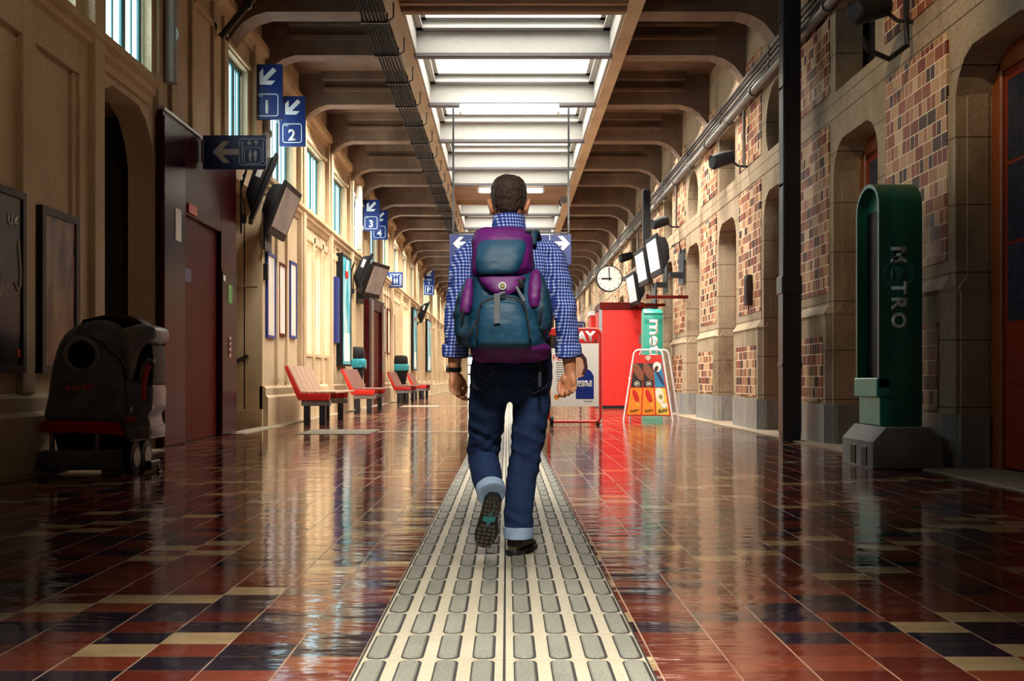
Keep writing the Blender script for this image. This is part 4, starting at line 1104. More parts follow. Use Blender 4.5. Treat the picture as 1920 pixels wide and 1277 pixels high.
def blob(nm, mt, u, z, rx, rz, tilt, y=-.018):
    q = MB(); q.prism([(rx * math.cos(k * PI / 10), rz * math.sin(k * PI / 10)) for k in range(20)], 'Y', y, y + .008, M=T(wd(z) * (2 * u - 1), 0, z) @ RY(tilt)); q.xf(MFt); return q.obj(nm, mt, t, smooth=False)
for u in (.19, .52):
    blob('ice_cream_bar', choc2, u, z0 + dz * .72, .075, .19, -25)
    blob('red_lolly', redp, u, z0 + dz * .32, .05, .14, -20); blob('lolly_stick', yel, u + .06, z0 + dz * .20, .015, .07, -20)
    blob('round_mark', crm, u, z0 + dz * .52, .055, .055, 0); blob('round_mark', dk, u, z0 + dz * .52, .048, .048, 0, -.02)
    letters('M', crm, 'letter', t, h=.05, M=MFt @ T(wd(z0 + dz * .52) * (2 * u - 1), -.024, z0 + dz * .52), bold=.03)
    letters('Solero', dk, 'lettering', t, w=.17, M=MFt @ T(wd(z0 + dz * .08) * (2 * u - 1), -.02, z0 + dz * .09) @ RY(-10), shear=.3, bold=.02)
blob('ice_cream_cone', crm, .80, z0 + dz * .80, .08, .10, 0); blob('chocolate_sauce', cho, .77, z0 + dz * .77, .035, .06, 25, -.022); blob('cone', MC('dark_cone_print', (.03, .03, .10)), .86, z0 + dz * .62, .03, .17, -28)
blob('ice_cream_cup', crm, .80, z0 + dz * .33, .08, .16, -12); blob('cup_lid', crm, .88, z0 + dz * .17, .07, .05, 0, -.021); blob('green_mark', MC('olive_print', (.25, .25, .04)), .82, z0 + dz * .31, .035, .045, 0, -.022)
letters('Suno', dk, 'lettering', t, w=.19, M=MFt @ T(wd(z0 + dz * .07) * .66, -.02, z0 + dz * .09) @ RY(-10), shear=.3, bold=.03)
q = MB()
hp = [(.05 * (16 * math.sin(a) ** 3) / 16, .05 * (13 * math.cos(a) - 5 * math.cos(2 * a) - 2 * math.cos(3 * a) - math.cos(4 * a)) / 16) for a in [k * PI / 16 for k in range(32)]]
q.tube([(x, -.016, z) for x, z in hp], .007, 6, closed=True); q.tube([(x * .5, -.016, z * .5) for x, z in hp], .006, 6, closed=True); q.xf(MFt @ T(0, 0, z0 + dz * .945)); q.obj('heart_logo', crm, t)

# ------------------------------------------------------------------ wheeled poster stand
yy = 18.1; xa, xb = xc(1029, yy), xc(1126, yy); W = (xb - xa) / 2
t = thing('poster_stand', 'wheeled red tube stand holding a white advertising poster', 'poster stand', ((xa + xb) / 2, yy, 0))
zt, zb_, zh, zp = zc(617, yy), .06, zc(644, yy), zc(762, yy)
q = MB(); r = .10; pts = []
for cx, cz, a0 in ((W - r, zt - r, 0), (-W + r, zt - r, 90), (-W + r, zb_ + r, 180), (W - r, zb_ + r, 270)):
    for k in range(5): a = math.radians(a0 + 22.5 * k); pts.append((cx + r * math.cos(a), 0, cz + r * math.sin(a)))
q.tube(pts, .026, 8, closed=True); q.obj('tube_frame', MT['red'], t)
MB().box(-W + .04, W - .04, -.02, .02, zp, zh).obj('poster_panel', MT['white_paper'], t, smooth=False)
MB().box(-W + .03, W - .03, -.022, .022, zh, zt - .03, .01, 1).obj('header_panel', MT['red'], t)
letters('AY', MT['sign_white'], 'lettering', t, h=.19, M=T(.20, -.02, zh + .125), bold=.05)
q = disc(.025, -.03, -.02, 14, .37, zh + .045); q.obj('screw_cap', MT['chrome'], t, smooth=False)
letters('Femmes', MT['red'], 'lettering', t, h=.10, w=.58, M=T(-.10, -.02, zc(671, yy)), bold=.0)
for k in range(9):
    q = MB(); z = zc(681 + k * 4.2, yy); q.box(-W + .13, -W + (.30 if k % 4 == 0 else .36), -.024, -.02, z, z + .010); q.obj('text_line', MT['black'] if k % 4 == 0 else MT['grey_metal'], t, smooth=False)
letters('délicieux', MT['wood_dark'], 'lettering', t, h=.07, w=.30, M=T(-W + .30, -.02, zc(729, yy)))
q = MB(); q.prism([(.02, zc(748, yy)), (.34, zc(748, yy)), (.34, zc(705, yy)), (.28, zc(695, yy)), (.20, zc(691, yy)), (.12, zc(700, yy)), (.02, zc(716, yy))], 'Y', -.024, -.02); q.obj('blue_figure', ltb if False else MT['blue_frame'], t, smooth=False)
q = MB(); q.prism([(-.02, zc(712, yy)), (.16, zc(705, yy)), (.20, zc(680, yy)), (.10, zc(664, yy)), (-.02, zc(668, yy))], 'Y', -.026, -.02); q.obj('printed_face', MC('pale_skin_print', (.62, .34, .22)), t, smooth=False)
q = MB(); q.prism([(.12, zc(703, yy)), (.17, zc(703, yy)), (.23, zc(690, yy)), (.21, zc(672, yy)), (.12, zc(660, yy)), (.02, zc(661, yy)), (.14, zc(674, yy)), (.17, zc(688, yy))], 'Y', -.029, -.026); q.obj('printed_hair', MC('dark_hair_print', (.06, .02, .03)), t, smooth=False)
letters('CONSEILS', MT['sign_white'], 'lettering', t, h=.065, w=.50, M=T(.06, -.026, zc(717, yy)), bold=.04)
letters('SPÉCIALISTES', MT['sign_white'], 'lettering', t, h=.05, w=.50, M=T(.06, -.026, zc(722.5, yy)), bold=.04)
letters('femmes', MT['grey_metal'], 'lettering', t, w=.15, M=T(.24, -.02, zc(752, yy)))
q = MB(); q.prism([(-W + .14 + .05 * math.cos(k), zc(744, yy) + .05 * math.sin(k)) for k in [i * PI / 6 for i in range(12)]], 'Y', -.024, -.02); q.obj('orange_picture', oran, t, smooth=False)
for sx, r_ in ((-W + .05, .085), (W - .05, .035)):
    k = MB(); k.cyl((sx - .03, 0, r_), (sx + .03, 0, r_), r_, n=18); k.obj('wheel', MT['black'], t)
MB().box(-W - .02, -W + .02, -.015, .015, .1, .42).obj('foot_post', MT['black_iron'], t)
q = MB(); q.tube([(W - .02, -.12, .045), (W - .02, .12, .045)], .02, 8); q.obj('foot_bar', MT['red'], t)
# ------------------------------------------------------------------ the walking man
PY = 4.71
def W3(px, py, y=PY): return V((px - 950) * y / F, y, EYE + (710 - py) * y / F)
def bake(mb, voxel, name, mats, parent, smooth_it=3, wrinkle=None):
    """join the lofts of one body into one continuous skin."""
    me = mb.mesh(name + '_raw', mats, smooth=False)
    o = bpy.data.objects.new('raw', me); COL.objects.link(o)
    m = o.modifiers.new('r', 'REMESH'); m.mode = 'VOXEL'; m.voxel_size = voxel; m.adaptivity = 0
    bpy.context.view_layer.update()
    dg = bpy.context.evaluated_depsgraph_get()
    me2 = bpy.data.meshes.new_from_object(o.evaluated_get(dg), depsgraph=dg)
    bpy.data.objects.remove(o); bpy.data.meshes.remove(me)
    b = bmesh.new(); b.from_mesh(me2)
    for _ in range(smooth_it): bmesh.ops.smooth_vert(b, verts=b.verts, factor=0.5, use_axis_x=True, use_axis_y=True, use_axis_z=True)
    b.normal_update()
    if wrinkle:
        for v in b.verts: v.co += v.normal * wrinkle(v.co)
    b.to_mesh(me2); b.free(); me2.name = name
    me2.materials.clear()
    for mt in (mats if isinstance(mats, (list, tuple)) else [mats]): me2.materials.append(mt)
    me2.polygons.foreach_set('use_smooth', [True] * len(me2.polygons))
    return link(name, me2, parent, True)

def shirt_mat():
    t = NT('blue_checked_cotton'); c = t.coord(); o = t.xyz(c)
    P = 0.0150
    u = t.math('FRACT', t.math('DIVIDE', t.math('ADD', o[0], t.math('MULTIPLY', o[1], 0.6)), P)); v = t.math('FRACT', t.math('DIVIDE', o[2], P))
    a = t.math('GREATER_THAN', u, 0.36); b = t.math('GREATER_THAN', v, 0.36)
    f = t.math('MULTIPLY', t.math('ADD', a, b), 0.5)
    col = t.ramp(f, [(0.0, (0.78, 0.82, 0.92)), (0.25, (0.10, 0.17, 0.55)), (0.75, (0.02, 0.04, 0.22))], True)
    t.bump(t.noise(c, 400, 2), 0.1, 0.002)
    return t.set(col, 0.8, spec=0.2)
MT['shirt'] = shirt_mat()
def denim_mat():
    t = NT('dark_blue_denim'); c = t.coord()
    n = t.noise(c, 6, 5, 0.6, (1.5, 1.5, 0.6)); h = t.noise(c, 350, 2)
    col = t.mix(n, (0.004, 0.010, 0.036), (0.024, 0.052, 0.145))
    t.bump(t.math('ADD', h, t.math('MULTIPLY', t.noise(c, 30, 4, 0.6, (0.5, 0.5, 1.6)), 2.0)), 0.25, 0.006)
    return t.set(col, 0.8, spec=0.2)
MT['denim'] = denim_mat()
MT['denim_pale'] = M_('pale_denim_inside', (0.30, 0.42, 0.58), 0.8, var=0.15, bump=0.3, bscale=200)
MT['stitch'] = M_('ochre_stitching', (0.20, 0.13, 0.06), 0.7, bump=0)
def hair_mat():
    t = NT('brown_hair_greying_at_the_sides'); c = t.coord(); o = t.xyz(c)
    n = t.noise(c, 120, 3, 0.6, (1, 1, 0.22)); side = t.math('SMOOTH_MAX', t.math('MULTIPLY', t.math('SUBTRACT', t.math('ABSOLUTE', t.math('SUBTRACT', o[0], 0.013)), 0.060), 34.0), 0.0, 0.1)
    dark = t.mix(n, (0.016, 0.008, 0.006), (0.085, 0.045, 0.030)); grey = t.mix(n, (0.04, 0.035, 0.03), (0.26, 0.25, 0.25))
    col = t.mix(t.math('MINIMUM', side, 1.0), dark, grey)
    t.bump(n, 0.8, 0.012)
    return t.set(col, 0.55, spec=0.3)
MT['hair'] = hair_mat()
MT['boot'] = M_('olive_brown_boot_leather', (0.055, 0.040, 0.012), 0.5, var=0.3, bump=0.2)
MT['rubber'] = M_('black_boot_rubber', (0.008, 0.008, 0.008), 0.45, bump=0.2)
MT['tread'] = M_('brown_grey_tread_lugs', (0.075, 0.058, 0.045), 0.6, var=0.3)
MT['tread_teal'] = M_('teal_tread_inlay', (0.03, 0.20, 0.22), 0.5)

root = thing('person', 'man in blue checked shirt and jeans walking away with a backpack', 'person', (0.01, PY, 0))
# ---- body: head, neck, trunk, arms, hands, legs as one skin
B = MB()
hc = W3(954, 372, PY + .03)            # head centre
hx, hy, hz = hc
def hring(dz, rx, ry, dy=0, n=24):
    return [V(hx + rx * math.cos(k * 2 * PI / n), hy + dy + ry * math.sin(k * 2 * PI / n), hz + dz) for k in range(n)]
B.loft([hring(.098, .020, .025, .0), hring(.090, .045, .058), hring(.070, .066, .083), hring(.040, .0765, .096), hring(.0, .079, .099), hring(-.035, .0775, .096, .0),
        hring(-.065, .073, .090, .003), hring(-.095, .066, .080, .012), hring(-.118, .056, .062, .026), hring(-.136, .038, .040, .046), hring(-.144, .022, .024, .054)])
B.path([(V(hx, hy - .012, hz - .05), .060, .062), (V(hx, hy - .016, hz - .10), .060, .060), (V(hx, hy - .024, hz - .15), .066, .064), (V(hx, hy - .03, hz - .19), .085, .07)], n=20)
# face: brow, nose, lips, chin on the far side of the head
B.ball((hx, hy + .090, hz + .015), (.055, .014, .012)); B.path([(V(hx, hy + .097, hz + .008), .008, .008), (V(hx, hy + .108, hz - .018), .010, .010), (V(hx, hy + .116, hz - .040), .015, .012), (V(hx, hy + .100, hz - .050), .013, .010)], n=10)
B.ball((hx, hy + .092, hz - .076), (.024, .012, .006)); B.ball((hx, hy + .092, hz - .086), (.021, .012, .006)); B.ball((hx, hy + .084, hz - .118), (.024, .018, .018))
for s in (-1, 1):                      # ears
    e = V(hx + s * .087, hy - .002, hz - .034)
    B.ball(e, (.010, .020, .036), M=RY(s * 10) @ RX(-8)); B.ball(e + V(s * .005, -.012, .004), (.0075, .010, .030), M=RY(s * 14)); B.ball(e + V(-s * .004, .004, -.034), (.008, .011, .011))
# trunk core
sh = 1.475
B.path([(V(.012, PY, .78), .15, .10), (V(.016, PY, .95), .165, .105), (V(.014, PY, 1.10), .15, .10), (V(.010, PY, 1.28), .165, .105), (V(.008, PY, 1.40), .17, .09), (V(.008, PY - .01, 1.48), .11, .065), (V(hx, PY - .005, 1.54), .062, .058)], n=20)
# arms
LS, LE, LW = W3(876, 474), W3(855, 588, PY - .02), W3(852, 697, PY + .02)
RS, RE, RW = W3(1034, 474), W3(1060, 588, PY - .02), W3(1069, 697, PY + .02)
for S, E, K in ((LS, LE, LW), (RS, RE, RW)):
    B.path([(S, .042, .046), (S.lerp(E, .5), .044, .046), (E, .042, .046), (E.lerp(K, .3), .043, .046), (E.lerp(K, .7), .034, .036), (K, .027, .022), (K + V(0, 0, -.012), .026, .020)], n=14)
# hands
def hand(Wp, d, n_, th, curls, side):
    """Wp wrist, d fingers' direction, n_ palm normal, th direction towards the thumb."""
    d = Vector(d).normalized(); n_ = Vector(n_); n_ = (n_ - d * n_.dot(d)).normalized(); th = Vector(th); th = (th - d * th.dot(d) - n_ * th.dot(n_)).normalized()
    pr = []
    for s, w, h in ((-.012, .026, .019), (.012, .030, .018), (.040, .038, .0165), (.070, .0425, .014), (.088, .041, .011)):
        c = Wp + d * s - n_ * .0
        pr.append([c + th * w * math.cos(a) * (1.0 if math.cos(a) < 0 else .96) + n_ * h * math.sin(a) for a in [k * 2 * PI / 16 for k in range(16)]])
    B.loft(pr)
    B.ball(Wp + d * .035 + th * .024 + n_ * .010, (.017, .017, .024)); B.ball(Wp + d * .045 - th * .026 + n_ * .008, (.013, .013, .026))
    for (off, L, r), c in zip(((.031, .076, .0088), (.0105, .084, .0090), (-.0105, .078, .0086), (-.030, .062, .0076)), curls):
        p = Wp + d * (.086 - abs(off - .008) * .22) + th * off; ang = 0; pts = [(p - d * .016, r * 1.08, r * 1.08), (p, r * 1.08, r * 1.08)]
        for f, k in zip((.45, .31, .24), c):
            ang += math.radians(k); q = p + (d * math.cos(ang) + n_ * math.sin(ang)) * L * f
            m = p.lerp(q, .5); r2 = r * (.94 if f > .3 else .86)
            pts += [(m, r2 * .96, r2 * .96), (q, r2, r2)]; p = q
        tip = pts[-1]; pts.append((tip[0] + (tip[0] - pts[-2][0]).normalized() * .006, tip[1] * .6, tip[2] * .6))
        B.path(pts, side=tuple(th), n=10)
    b0 = Wp + d * .016 + th * .024; b1 = Wp + d * .050 + th * .046 + n_ * .012; b2 = Wp + d * .078 + th * .046 + n_ * .022; b3 = Wp + d * .102 + th * .036 + n_ * .026
    B.path([(b0, .0135, .0135), (b1, .0118, .0118), (b2, .0100, .0105), (b3, .0092, .0090), (b3 + (b3 - b2).normalized() * .006, .006, .006)], side=tuple(n_), n=10)
hand(LW, (.06, .03, -1), (.75, -.66, 0), (.66, .75, 0), ((22, 30, 20), (28, 36, 24), (32, 38, 26), (36, 40, 26)), -1)
hand(RW, (-.04, -.02, -1), (-.60, -.80, 0), (-.80, .60, 0), ((30, 46, 30), (36, 55, 34), (40, 58, 36), (44, 56, 34)), 1)
# legs under the jeans
LH, LK, LA = W3(912, 742), W3(907, 850, PY + .20), W3(921, 922, PY - .06)
RH, RK, RA = W3(999, 742), W3(986, 850, PY + .05), W3(970, 1000, PY + .02)
for H_, K, A in ((LH, LK, LA), (RH, RK, RA)):
    B.path([(H_ + V(0, 0, .05), .080, .085), (H_.lerp(K, .4), .068, .072), (K, .050, .055), (K.lerp(A, .3), .048, .055), (K.lerp(A, .8), .034, .038), (A, .032, .036)], n=14)
body = bake(B, .0042, 'body', MT['skin'], root, 2)
eye_m = M_('eye_white_and_iris', (.6, .58, .55), .2, bump=0)
for s in (-1, 1):
    ey = MB().ball((hx + s * .031, hy + .083, hz + .002), (.012, .012, .011)).obj('eye', eye_m, root, world=True)
    MB().ball((hx + s * .031, hy + .0925, hz + .002), (.0052, .0032, .0052)).obj('iris', MT['wood_dark'], root, world=True)
    MB().ball((hx + s * .031, hy + .089, hz + .019), (.018, .008, .0035), M=RY(s * 6)).obj('eyebrow', MT['hair'], root, world=True)

# ---- hair
Hh = MB()
def hair_ring(dz, rx, ry, dy, cut):
    """ring around the skull that opens at the face by pulling its front behind the hairline"""
    out = []
    for k in range(36):
        a = k * 2 * PI / 36; x, y = rx * math.cos(a), ry * math.sin(a)
        if y > cut: y = cut; x *= .97
        out.append(V(hx + x, hy + dy + y, hz + dz))
    return out
Hh.loft([hair_ring(-.084, .050, .074, .0, -.034), hair_ring(-.076, .062, .086, .0, -.030), hair_ring(-.062, .071, .094, .0, -.026), hair_ring(-.045, .0765, .099, .0, -.024), hair_ring(-.025, .0805, .102, 0, -.016), hair_ring(-.005, .0835, .105, .0, .010),
         hair_ring(.025, .0845, .106, .0, .055), hair_ring(.048, .083, .104, .0, .092), hair_ring(.070, .0765, .096, .0, .094), hair_ring(.088, .063, .080, .0, .08), hair_ring(.101, .043, .056, .002, .06), hair_ring(.108, .018, .024, .004, .03)])
def tuft(co): return .0035 * noise.noise(co * 60) + .003 * noise.noise(V(co.x * 200, co.y * 200, co.z * 45))
bake(Hh, .0045, 'hair', MT['hair'], root, 1, tuft)

# ---- shirt
S = MB()
S.path([(V(.020, PY, .985), .178, .118), (V(.018, PY, 1.08), .176, .118), (V(.012, PY, 1.22), .186, .122), (V(.010, PY, 1.33), .195, .122), (V(.009, PY, 1.40), .196, .108), (V(.009, PY - .005, 1.440), .170, .095), (V(.010, PY - .008, 1.475), .132, .082), (V(.011, PY - .008, 1.503), .096, .074), (V(hx, PY - .006, 1.53), .078, .070)], n=28, power=2.3)
def sleeve(Sp, E, K, s):
    c = E.lerp(K, .62)
    S.path([(Sp + V(-s * .06, 0, .018), .05, .07), (Sp + V(-s * .02, 0, .004), .056, .068), (Sp + V(s * .004, 0, -.022), .062, .070), (Sp.lerp(E, .25), .066, .070), (Sp.lerp(E, .6), .060, .066), (E, .056, .062), (E.lerp(K, .28), .056, .060), (E.lerp(K, .48), .053, .056), (c, .050, .050)], n=18)
    return c
lc = sleeve(LS, LE, LW, -1); rc_ = sleeve(RS, RE, RW, 1)
def wr(co): return .008 * noise.noise(V(co.x * 16, co.y * 16, co.z * 11)) + .006 * noise.noise(V(co.x * 20 + co.z * 14, co.y * 14, co.z * 16 - co.x * 10)) + .003 * noise.noise(co * 48)
shirt = bake(S, .0065, 'shirt', MT['shirt'], root, 3, wr)
for c, K, E in ((lc, LW, LE), (rc_, RW, RE)):      # rolled cuffs
    d = (K - E).normalized(); q = MB(); prof = [(-.030, .054), (-.020, .061), (.004, .063), (.026, .060), (.034, .053), (.022, .045)]
    q.path([(c + d * a, r, r) for a, r in prof], n=22, cap=False); m = q.bm
    for v in m.verts: v.co += (v.co - c).normalized() * (.005 * noise.noise(v.co * 40))
    q.obj('sleeve_cuff', MT['shirt'], root, True)
q = MB(); q.path([(V(hx, PY - .012, 1.512), .084, .078), (V(hx, PY - .010, 1.535), .079, .074), (V(hx, PY - .006, 1.565), .076, .072), (V(hx, PY - .004, 1.583), .074, .070), (V(hx, PY - .004, 1.585), .068, .065), (V(hx, PY - .004, 1.55), .066, .064)], n=28, cap=False); q.obj('collar', MT['shirt'], root, True)

# ---- jeans
J = MB()
J.path([(V(.027, PY, .985), .178, .118), (V(.026, PY - .004, .93), .184, .128), (V(.022, PY - .010, .85), .192, .138), (V(.018, PY - .008, .79), .188, .130), (V(.018, PY, .755), .165, .112), (V(.018, PY, .735), .10, .09), (V(.018, PY, .722), .04, .05)], n=28, power=2.4)
def leg(pts): J.path(pts, n=20, power=2.15)
leg([(W3(920, 722), .092, .118), (W3(914, 760, PY + .02), .090, .112), (W3(911, 800, PY + .09), .083, .100), (W3(907, 835, PY + .15), .078, .092), (W3(906, 858, PY + .17), .073, .088), (W3(909, 876, PY + .10), .072, .080), (W3(914, 898, PY + .02), .070, .076), (W3(919, 916, PY - .04), .064, .068), (W3(921, 926, PY - .07), .062, .064)])
leg([(W3(992, 722), .094, .120), (W3(997, 760), .089, .112), (W3(992, 800, PY + .02), .082, .100), (W3(987, 838, PY + .04), .076, .090), (W3(982, 870, PY + .05), .072, .084), (W3(977, 905, PY + .03), .070, .082), (W3(973, 950, PY + .01), .069, .078), (W3(972, 985, PY + .01), .067, .074), (W3(972, 1003, PY + .01), .064, .070)])
def jw(co):
    k = max(0, 1 - abs(co.z - .50) / .16) + max(0, 1 - abs(co.z - .16) / .12) * .7 + .35
    return k * (.008 * noise.noise(V(co.x * 10 + co.z * 9, co.y * 9, co.z * 27 + co.x * 12)) + .006 * noise.noise(V(co.x * 24, co.y * 22, co.z * 22 - co.x * 18)))
jeans = bake(J, .0065, 'jeans', MT['denim'], root, 3, jw)
def turnup(p, q_, r0, r1, lift=0):
    m = MB(); d = (q_ - p).normalized()
    m.path([(p, r0 * .97, r0 * 1.04), (p + d * .004, r0 * 1.07, r0 * 1.12), (p.lerp(q_, .5), r0 * 1.06, r0 * 1.12), (q_ - d * .003, r1 * 1.07, r1 * 1.12), (q_, r1, r1 * 1.05), (p.lerp(q_, .7), r1 * .9, r1 * .95)], n=24, cap=False)
    for v in m.bm.verts: v.co += (v.co - p).normalized() * .004 * noise.noise(v.co * 30)
    m.obj('turn_up', MT['denim_pale'], root, True)
turnup(W3(919, 914, PY - .045), W3(922, 928, PY - .085), .064, .062)
turnup(W3(972, 986, PY + .01), W3(972, 1009, PY + .01), .066, .064)
# back pockets with arched stitching, belt with loop
for cx, s in ((-.095, -1), (.125, 1)):
    q = MB(); P = [(-.062, .055), (.062, .055), (.058, -.045), (0, -.075), (-.058, -.045)]
    yb = PY - .138
    q.prism([(cx + a, .835 + b) for a, b in P], 'Y', yb - .010 + .012 * (abs(cx) > .1), yb + .03, .005, 2); k = q.obj('back_pocket', MT['denim'], root, True)
    q = MB(); 
    q.tube([(cx + .05 * u, yb - .012 + .012 * (abs(cx) > .1), .835 + .012 - .022 * math.cos(u * PI)) for u in [i / 8 - 1 for i in range(17)]], .0013, 5); q.tube([(cx + a * .94, yb - .012 + .012 * (abs(cx) > .1), .835 + b * .94) for a, b in P], .0013, 5, closed=True)
    q.obj('pocket_stitching', MT['stitch'], root, True)
q = MB(); q.path([(V(.026, PY, .968), .182, .124), (V(.026, PY, .972), .187, .129), (V(.026, PY, 1.004), .185, .127), (V(.026, PY, 1.008), .180, .122)], n=28, cap=False, power=2.4); q.obj('belt', MT['wood_dark'], root, True)

# ---- boots
def boot(Mx):
    """boot built along +Y (heel at 0, toe at .29), sole on z=0, then placed by Mx."""
    up = MB(); rr = []
    for y, w, z0, h in ((.006, .022, .028, .085), (.025, .034, .026, .100), (.06, .036, .026, .112), (.10, .036, .026, .115), (.14, .038, .026, .096), (.18, .043, .026, .078), (.22, .045, .026, .062), (.255, .040, .027, .048), (.278, .026, .028, .040)):
        r = []
        for k in range(18):
            a = k * 2 * PI / 18; x = w * math.cos(a); z = math.sin(a)
            r.append(V(math.copysign(abs(math.cos(a)) ** .75, math.cos(a)) * w, y, z0 + (h - z0) * .5 * (1 + math.copysign(abs(z) ** .8, z))))
        rr.append(r)
    up.loft(rr); up.path([(V(0, .062, .085), .037, .045), (V(0, .060, .13), .039, .046), (V(0, .058, .15), .040, .047)], n=18); up.xf(Mx)
    o = up.obj('boot', MT['boot'], root, angle=1.0)
    so = MB(); outl = []
    for y, w, x in ((.0, .012, 0), (.006, .026, 0), (.03, .040, 0), (.07, .040, 0), (.11, .037, .002), (.15, .041, .004), (.19, .050, .004), (.225, .052, .002), (.26, .045, 0), (.285, .026, 0), (.292, .008, 0)): outl.append((y, w, x))
    poly = [(x + w, y) for y, w, x in outl] + [(x - w, y) for y, w, x in reversed(outl)]
    so.prism(poly, 'Z', .004, .032, .004, 2); so.xf(Mx); s_ = so.obj('sole', MT['rubber'], o)
    tr = MB(); rnd = random.Random(3)
    for y in [.02 + .0215 * i for i in range(13)]:
        w = next(b for a, b, c in reversed(outl) if a <= y)
        if .115 < y < .15: continue
        for k in (-.66, -.22, .22, .66):
            c = k * w * .98 + rnd.uniform(-.002, .002); ww = w * .19
            tr.prism([(c - ww, y - .006), (c + ww * .6, y - .008), (c + ww, y + .003), (c - ww * .3, y + .008)], 'Z', -.001, .006)
    tr.xf(Mx); tr.obj('tread_lugs', MT['tread'], o)
    tl = MB(); tl.prism([(-.028, .118), (.030, .114), (.026, .140), (.010, .146), (-.006, .185), (-.012, .184), (-.004, .150), (-.030, .142)], 'Z', .001, .006); tl.prism([(.004, .03), (.010, .03), (.018, .07), (.004, .10), (.006, .118), (-.002, .118), (-.002, .10), (.011, .07)], 'Z', .001, .0055); tl.xf(Mx); tl.obj('tread_inlay', MT['tread_teal'], o)
    la = MB()
    for y, z in ((.10, .118), (.125, .106), (.150, .094), (.175, .083)): la.tube([(-.026, y, z - .008), (0, y + .004, z + .003), (.026, y, z - .008)], .0026, 5)
    la.xf(Mx); la.obj('laces', MT['black'], o)
    return o
rl = Vector(root.location)
heel = W3(960, 1046, 4.70); heel.z = 0
boot(Matrix.Translation(heel - rl) @ RZ(-19))
# left foot pushed off: toe on the floor, heel up, sole towards the viewer
toe = V((903 - 950) * 4.72 / F, 4.72, .012); hl = W3(927, 929, 4.585)
ax = (toe - hl).normalized()           # boot +Y
sidev = ax.cross(V(0, 1, 0)).normalized(); sidev = (V(1, 0, .05) - ax * ax.dot(V(1, 0, .05))).normalized()
upv = sidev.cross(ax).normalized()
R3 = Matrix((sidev, ax, upv)).transposed().to_4x4()
boot(Matrix.Translation(hl - rl) @ R3)
# watch
q = MB(); d = (LW - LE).normalized(); c = LW - d * .012
q.path([(c - d * .011, .029, .0245), (c - d * .009, .0325, .028), (c + d * .009, .0325, .028), (c + d * .011, .029, .0245)], n=20, cap=False); wb_ = q.obj('watch', MT['black'], root, True)
q = MB(); q.ball((0, 0, 0), (.008, .018, .018)); q.xf(T(*(c + V(-.032, -.006, 0)))); k = q.obj('watch_case', MT['chrome'], root, True)

# ------------------------------------------------------------------ backpack
BY = 4.50
bp = thing('backpack', 'teal and purple hiking backpack worn on the walking man', 'backpack', (0.0, BY, 0.95))
def cloth(name, col, var=.25, r=.5):
    t = NT(name); c = t.coord(); n = t.noise(c, 9, 5, .6)
    lo = tuple(v * (1 - var) for v in col); hi = tuple(v * (1 + var) for v in col)
    t.bump(t.math('ADD', t.noise(c, 16, 3, .5), t.math('MULTIPLY', t.noise(c, 500, 2), .15)), .28, .012)
    return t.set(t.ramp(n, [(.3, lo), (.7, hi)]), r, spec=.4)
MT['bp_teal'] = cloth('teal_blue_nylon', (.010, .065, .125)); MT['bp_purple'] = cloth('purple_nylon', (.125, .008, .150)); MT['bp_dark'] = cloth('dark_webbing', (.02, .022, .028)); MT['bp_grey'] = cloth('grey_webbing', (.13, .15, .17)); MT['bp_navy'] = cloth('deep_teal_nylon', (.008, .042, .078))
def Q(px, py, y): return W3(px, py, y)
def bag(rows, name, mat, parent=bp, depth_front=None, power=3.0, wrk=.010, vox=.0060):
    """rows: (py, px_left, px_right, y_front, y_back) measured on the bag's silhouette, front = towards the viewer"""
    m = MB(); rings = []
    for py, a, b, yf, yb in rows:
        ym = (yf + yb) / 2; c0, c1 = W3(a, py, ym), W3(b, py, ym); cx = (c0.x + c1.x) / 2; rx = (c1.x - c0.x) / 2; ry = (yb - yf) / 2; z = c0.z
        r = []
        for k in range(32):
            w = k * 2 * PI / 32; e = 2 / power; cs, sn = math.cos(w), math.sin(w)
            r.append(V(cx + rx * math.copysign(abs(cs) ** e, cs), ym + ry * math.copysign(abs(sn) ** e, sn), z))
        rings.append(r)
    m.loft(rings)
    f = lambda co: wrk * .75 * noise.noise(V(co.x * 12, co.y * 12, co.z * 15)) + wrk * .25 * noise.noise(V(co.x * 30, co.y * 30, co.z * 44))
    return bake(m, vox, name, mat, parent, 3, f)
bag([(668, 890, 1018, 4.36, 4.58), (650, 880, 1024, 4.30, 4.59), (620, 876, 1022, 4.27, 4.59), (580, 880, 1014, 4.27, 4.59), (545, 884, 1008, 4.30, 4.59), (505, 886, 1002, 4.34, 4.60), (470, 888, 1000, 4.38, 4.61), (448, 896, 994, 4.46, 4.62)], 'main_bag', MT['bp_teal'])
bag([(681, 896, 1008, 4.42, 4.57), (672, 886, 1028, 4.35, 4.59), (655, 882, 1034, 4.31, 4.595), (642, 896, 1024, 4.31, 4.58)], 'purple_base', MT['bp_purple'])
bag([(520, 886, 992, 4.300, 4.58), (508, 884, 1000, 4.285, 4.60), (480, 885, 1000, 4.295, 4.62), (452, 886, 999, 4.33, 4.63), (438, 890, 996, 4.38, 4.63), (431, 902, 984, 4.44, 4.62)], 'lid', MT['bp_purple'], wrk=.008)
bag([(516, 900, 962, 4.275, 4.33), (510, 893, 972, 4.262, 4.36), (490, 891, 981, 4.268, 4.38), (466, 893, 988, 4.292, 4.42), (448, 900, 988, 4.335, 4.46)], 'lid_panel', MT['bp_teal'], wrk=.006, vox=.005)
bag([(556, 930, 957, 4.252, 4.30), (546, 916, 970, 4.248, 4.33), (532, 902, 980, 4.258, 4.36), (520, 896, 986, 4.268, 4.38)], 'lid_flap', MT['bp_purple'], wrk=.006, vox=.005)
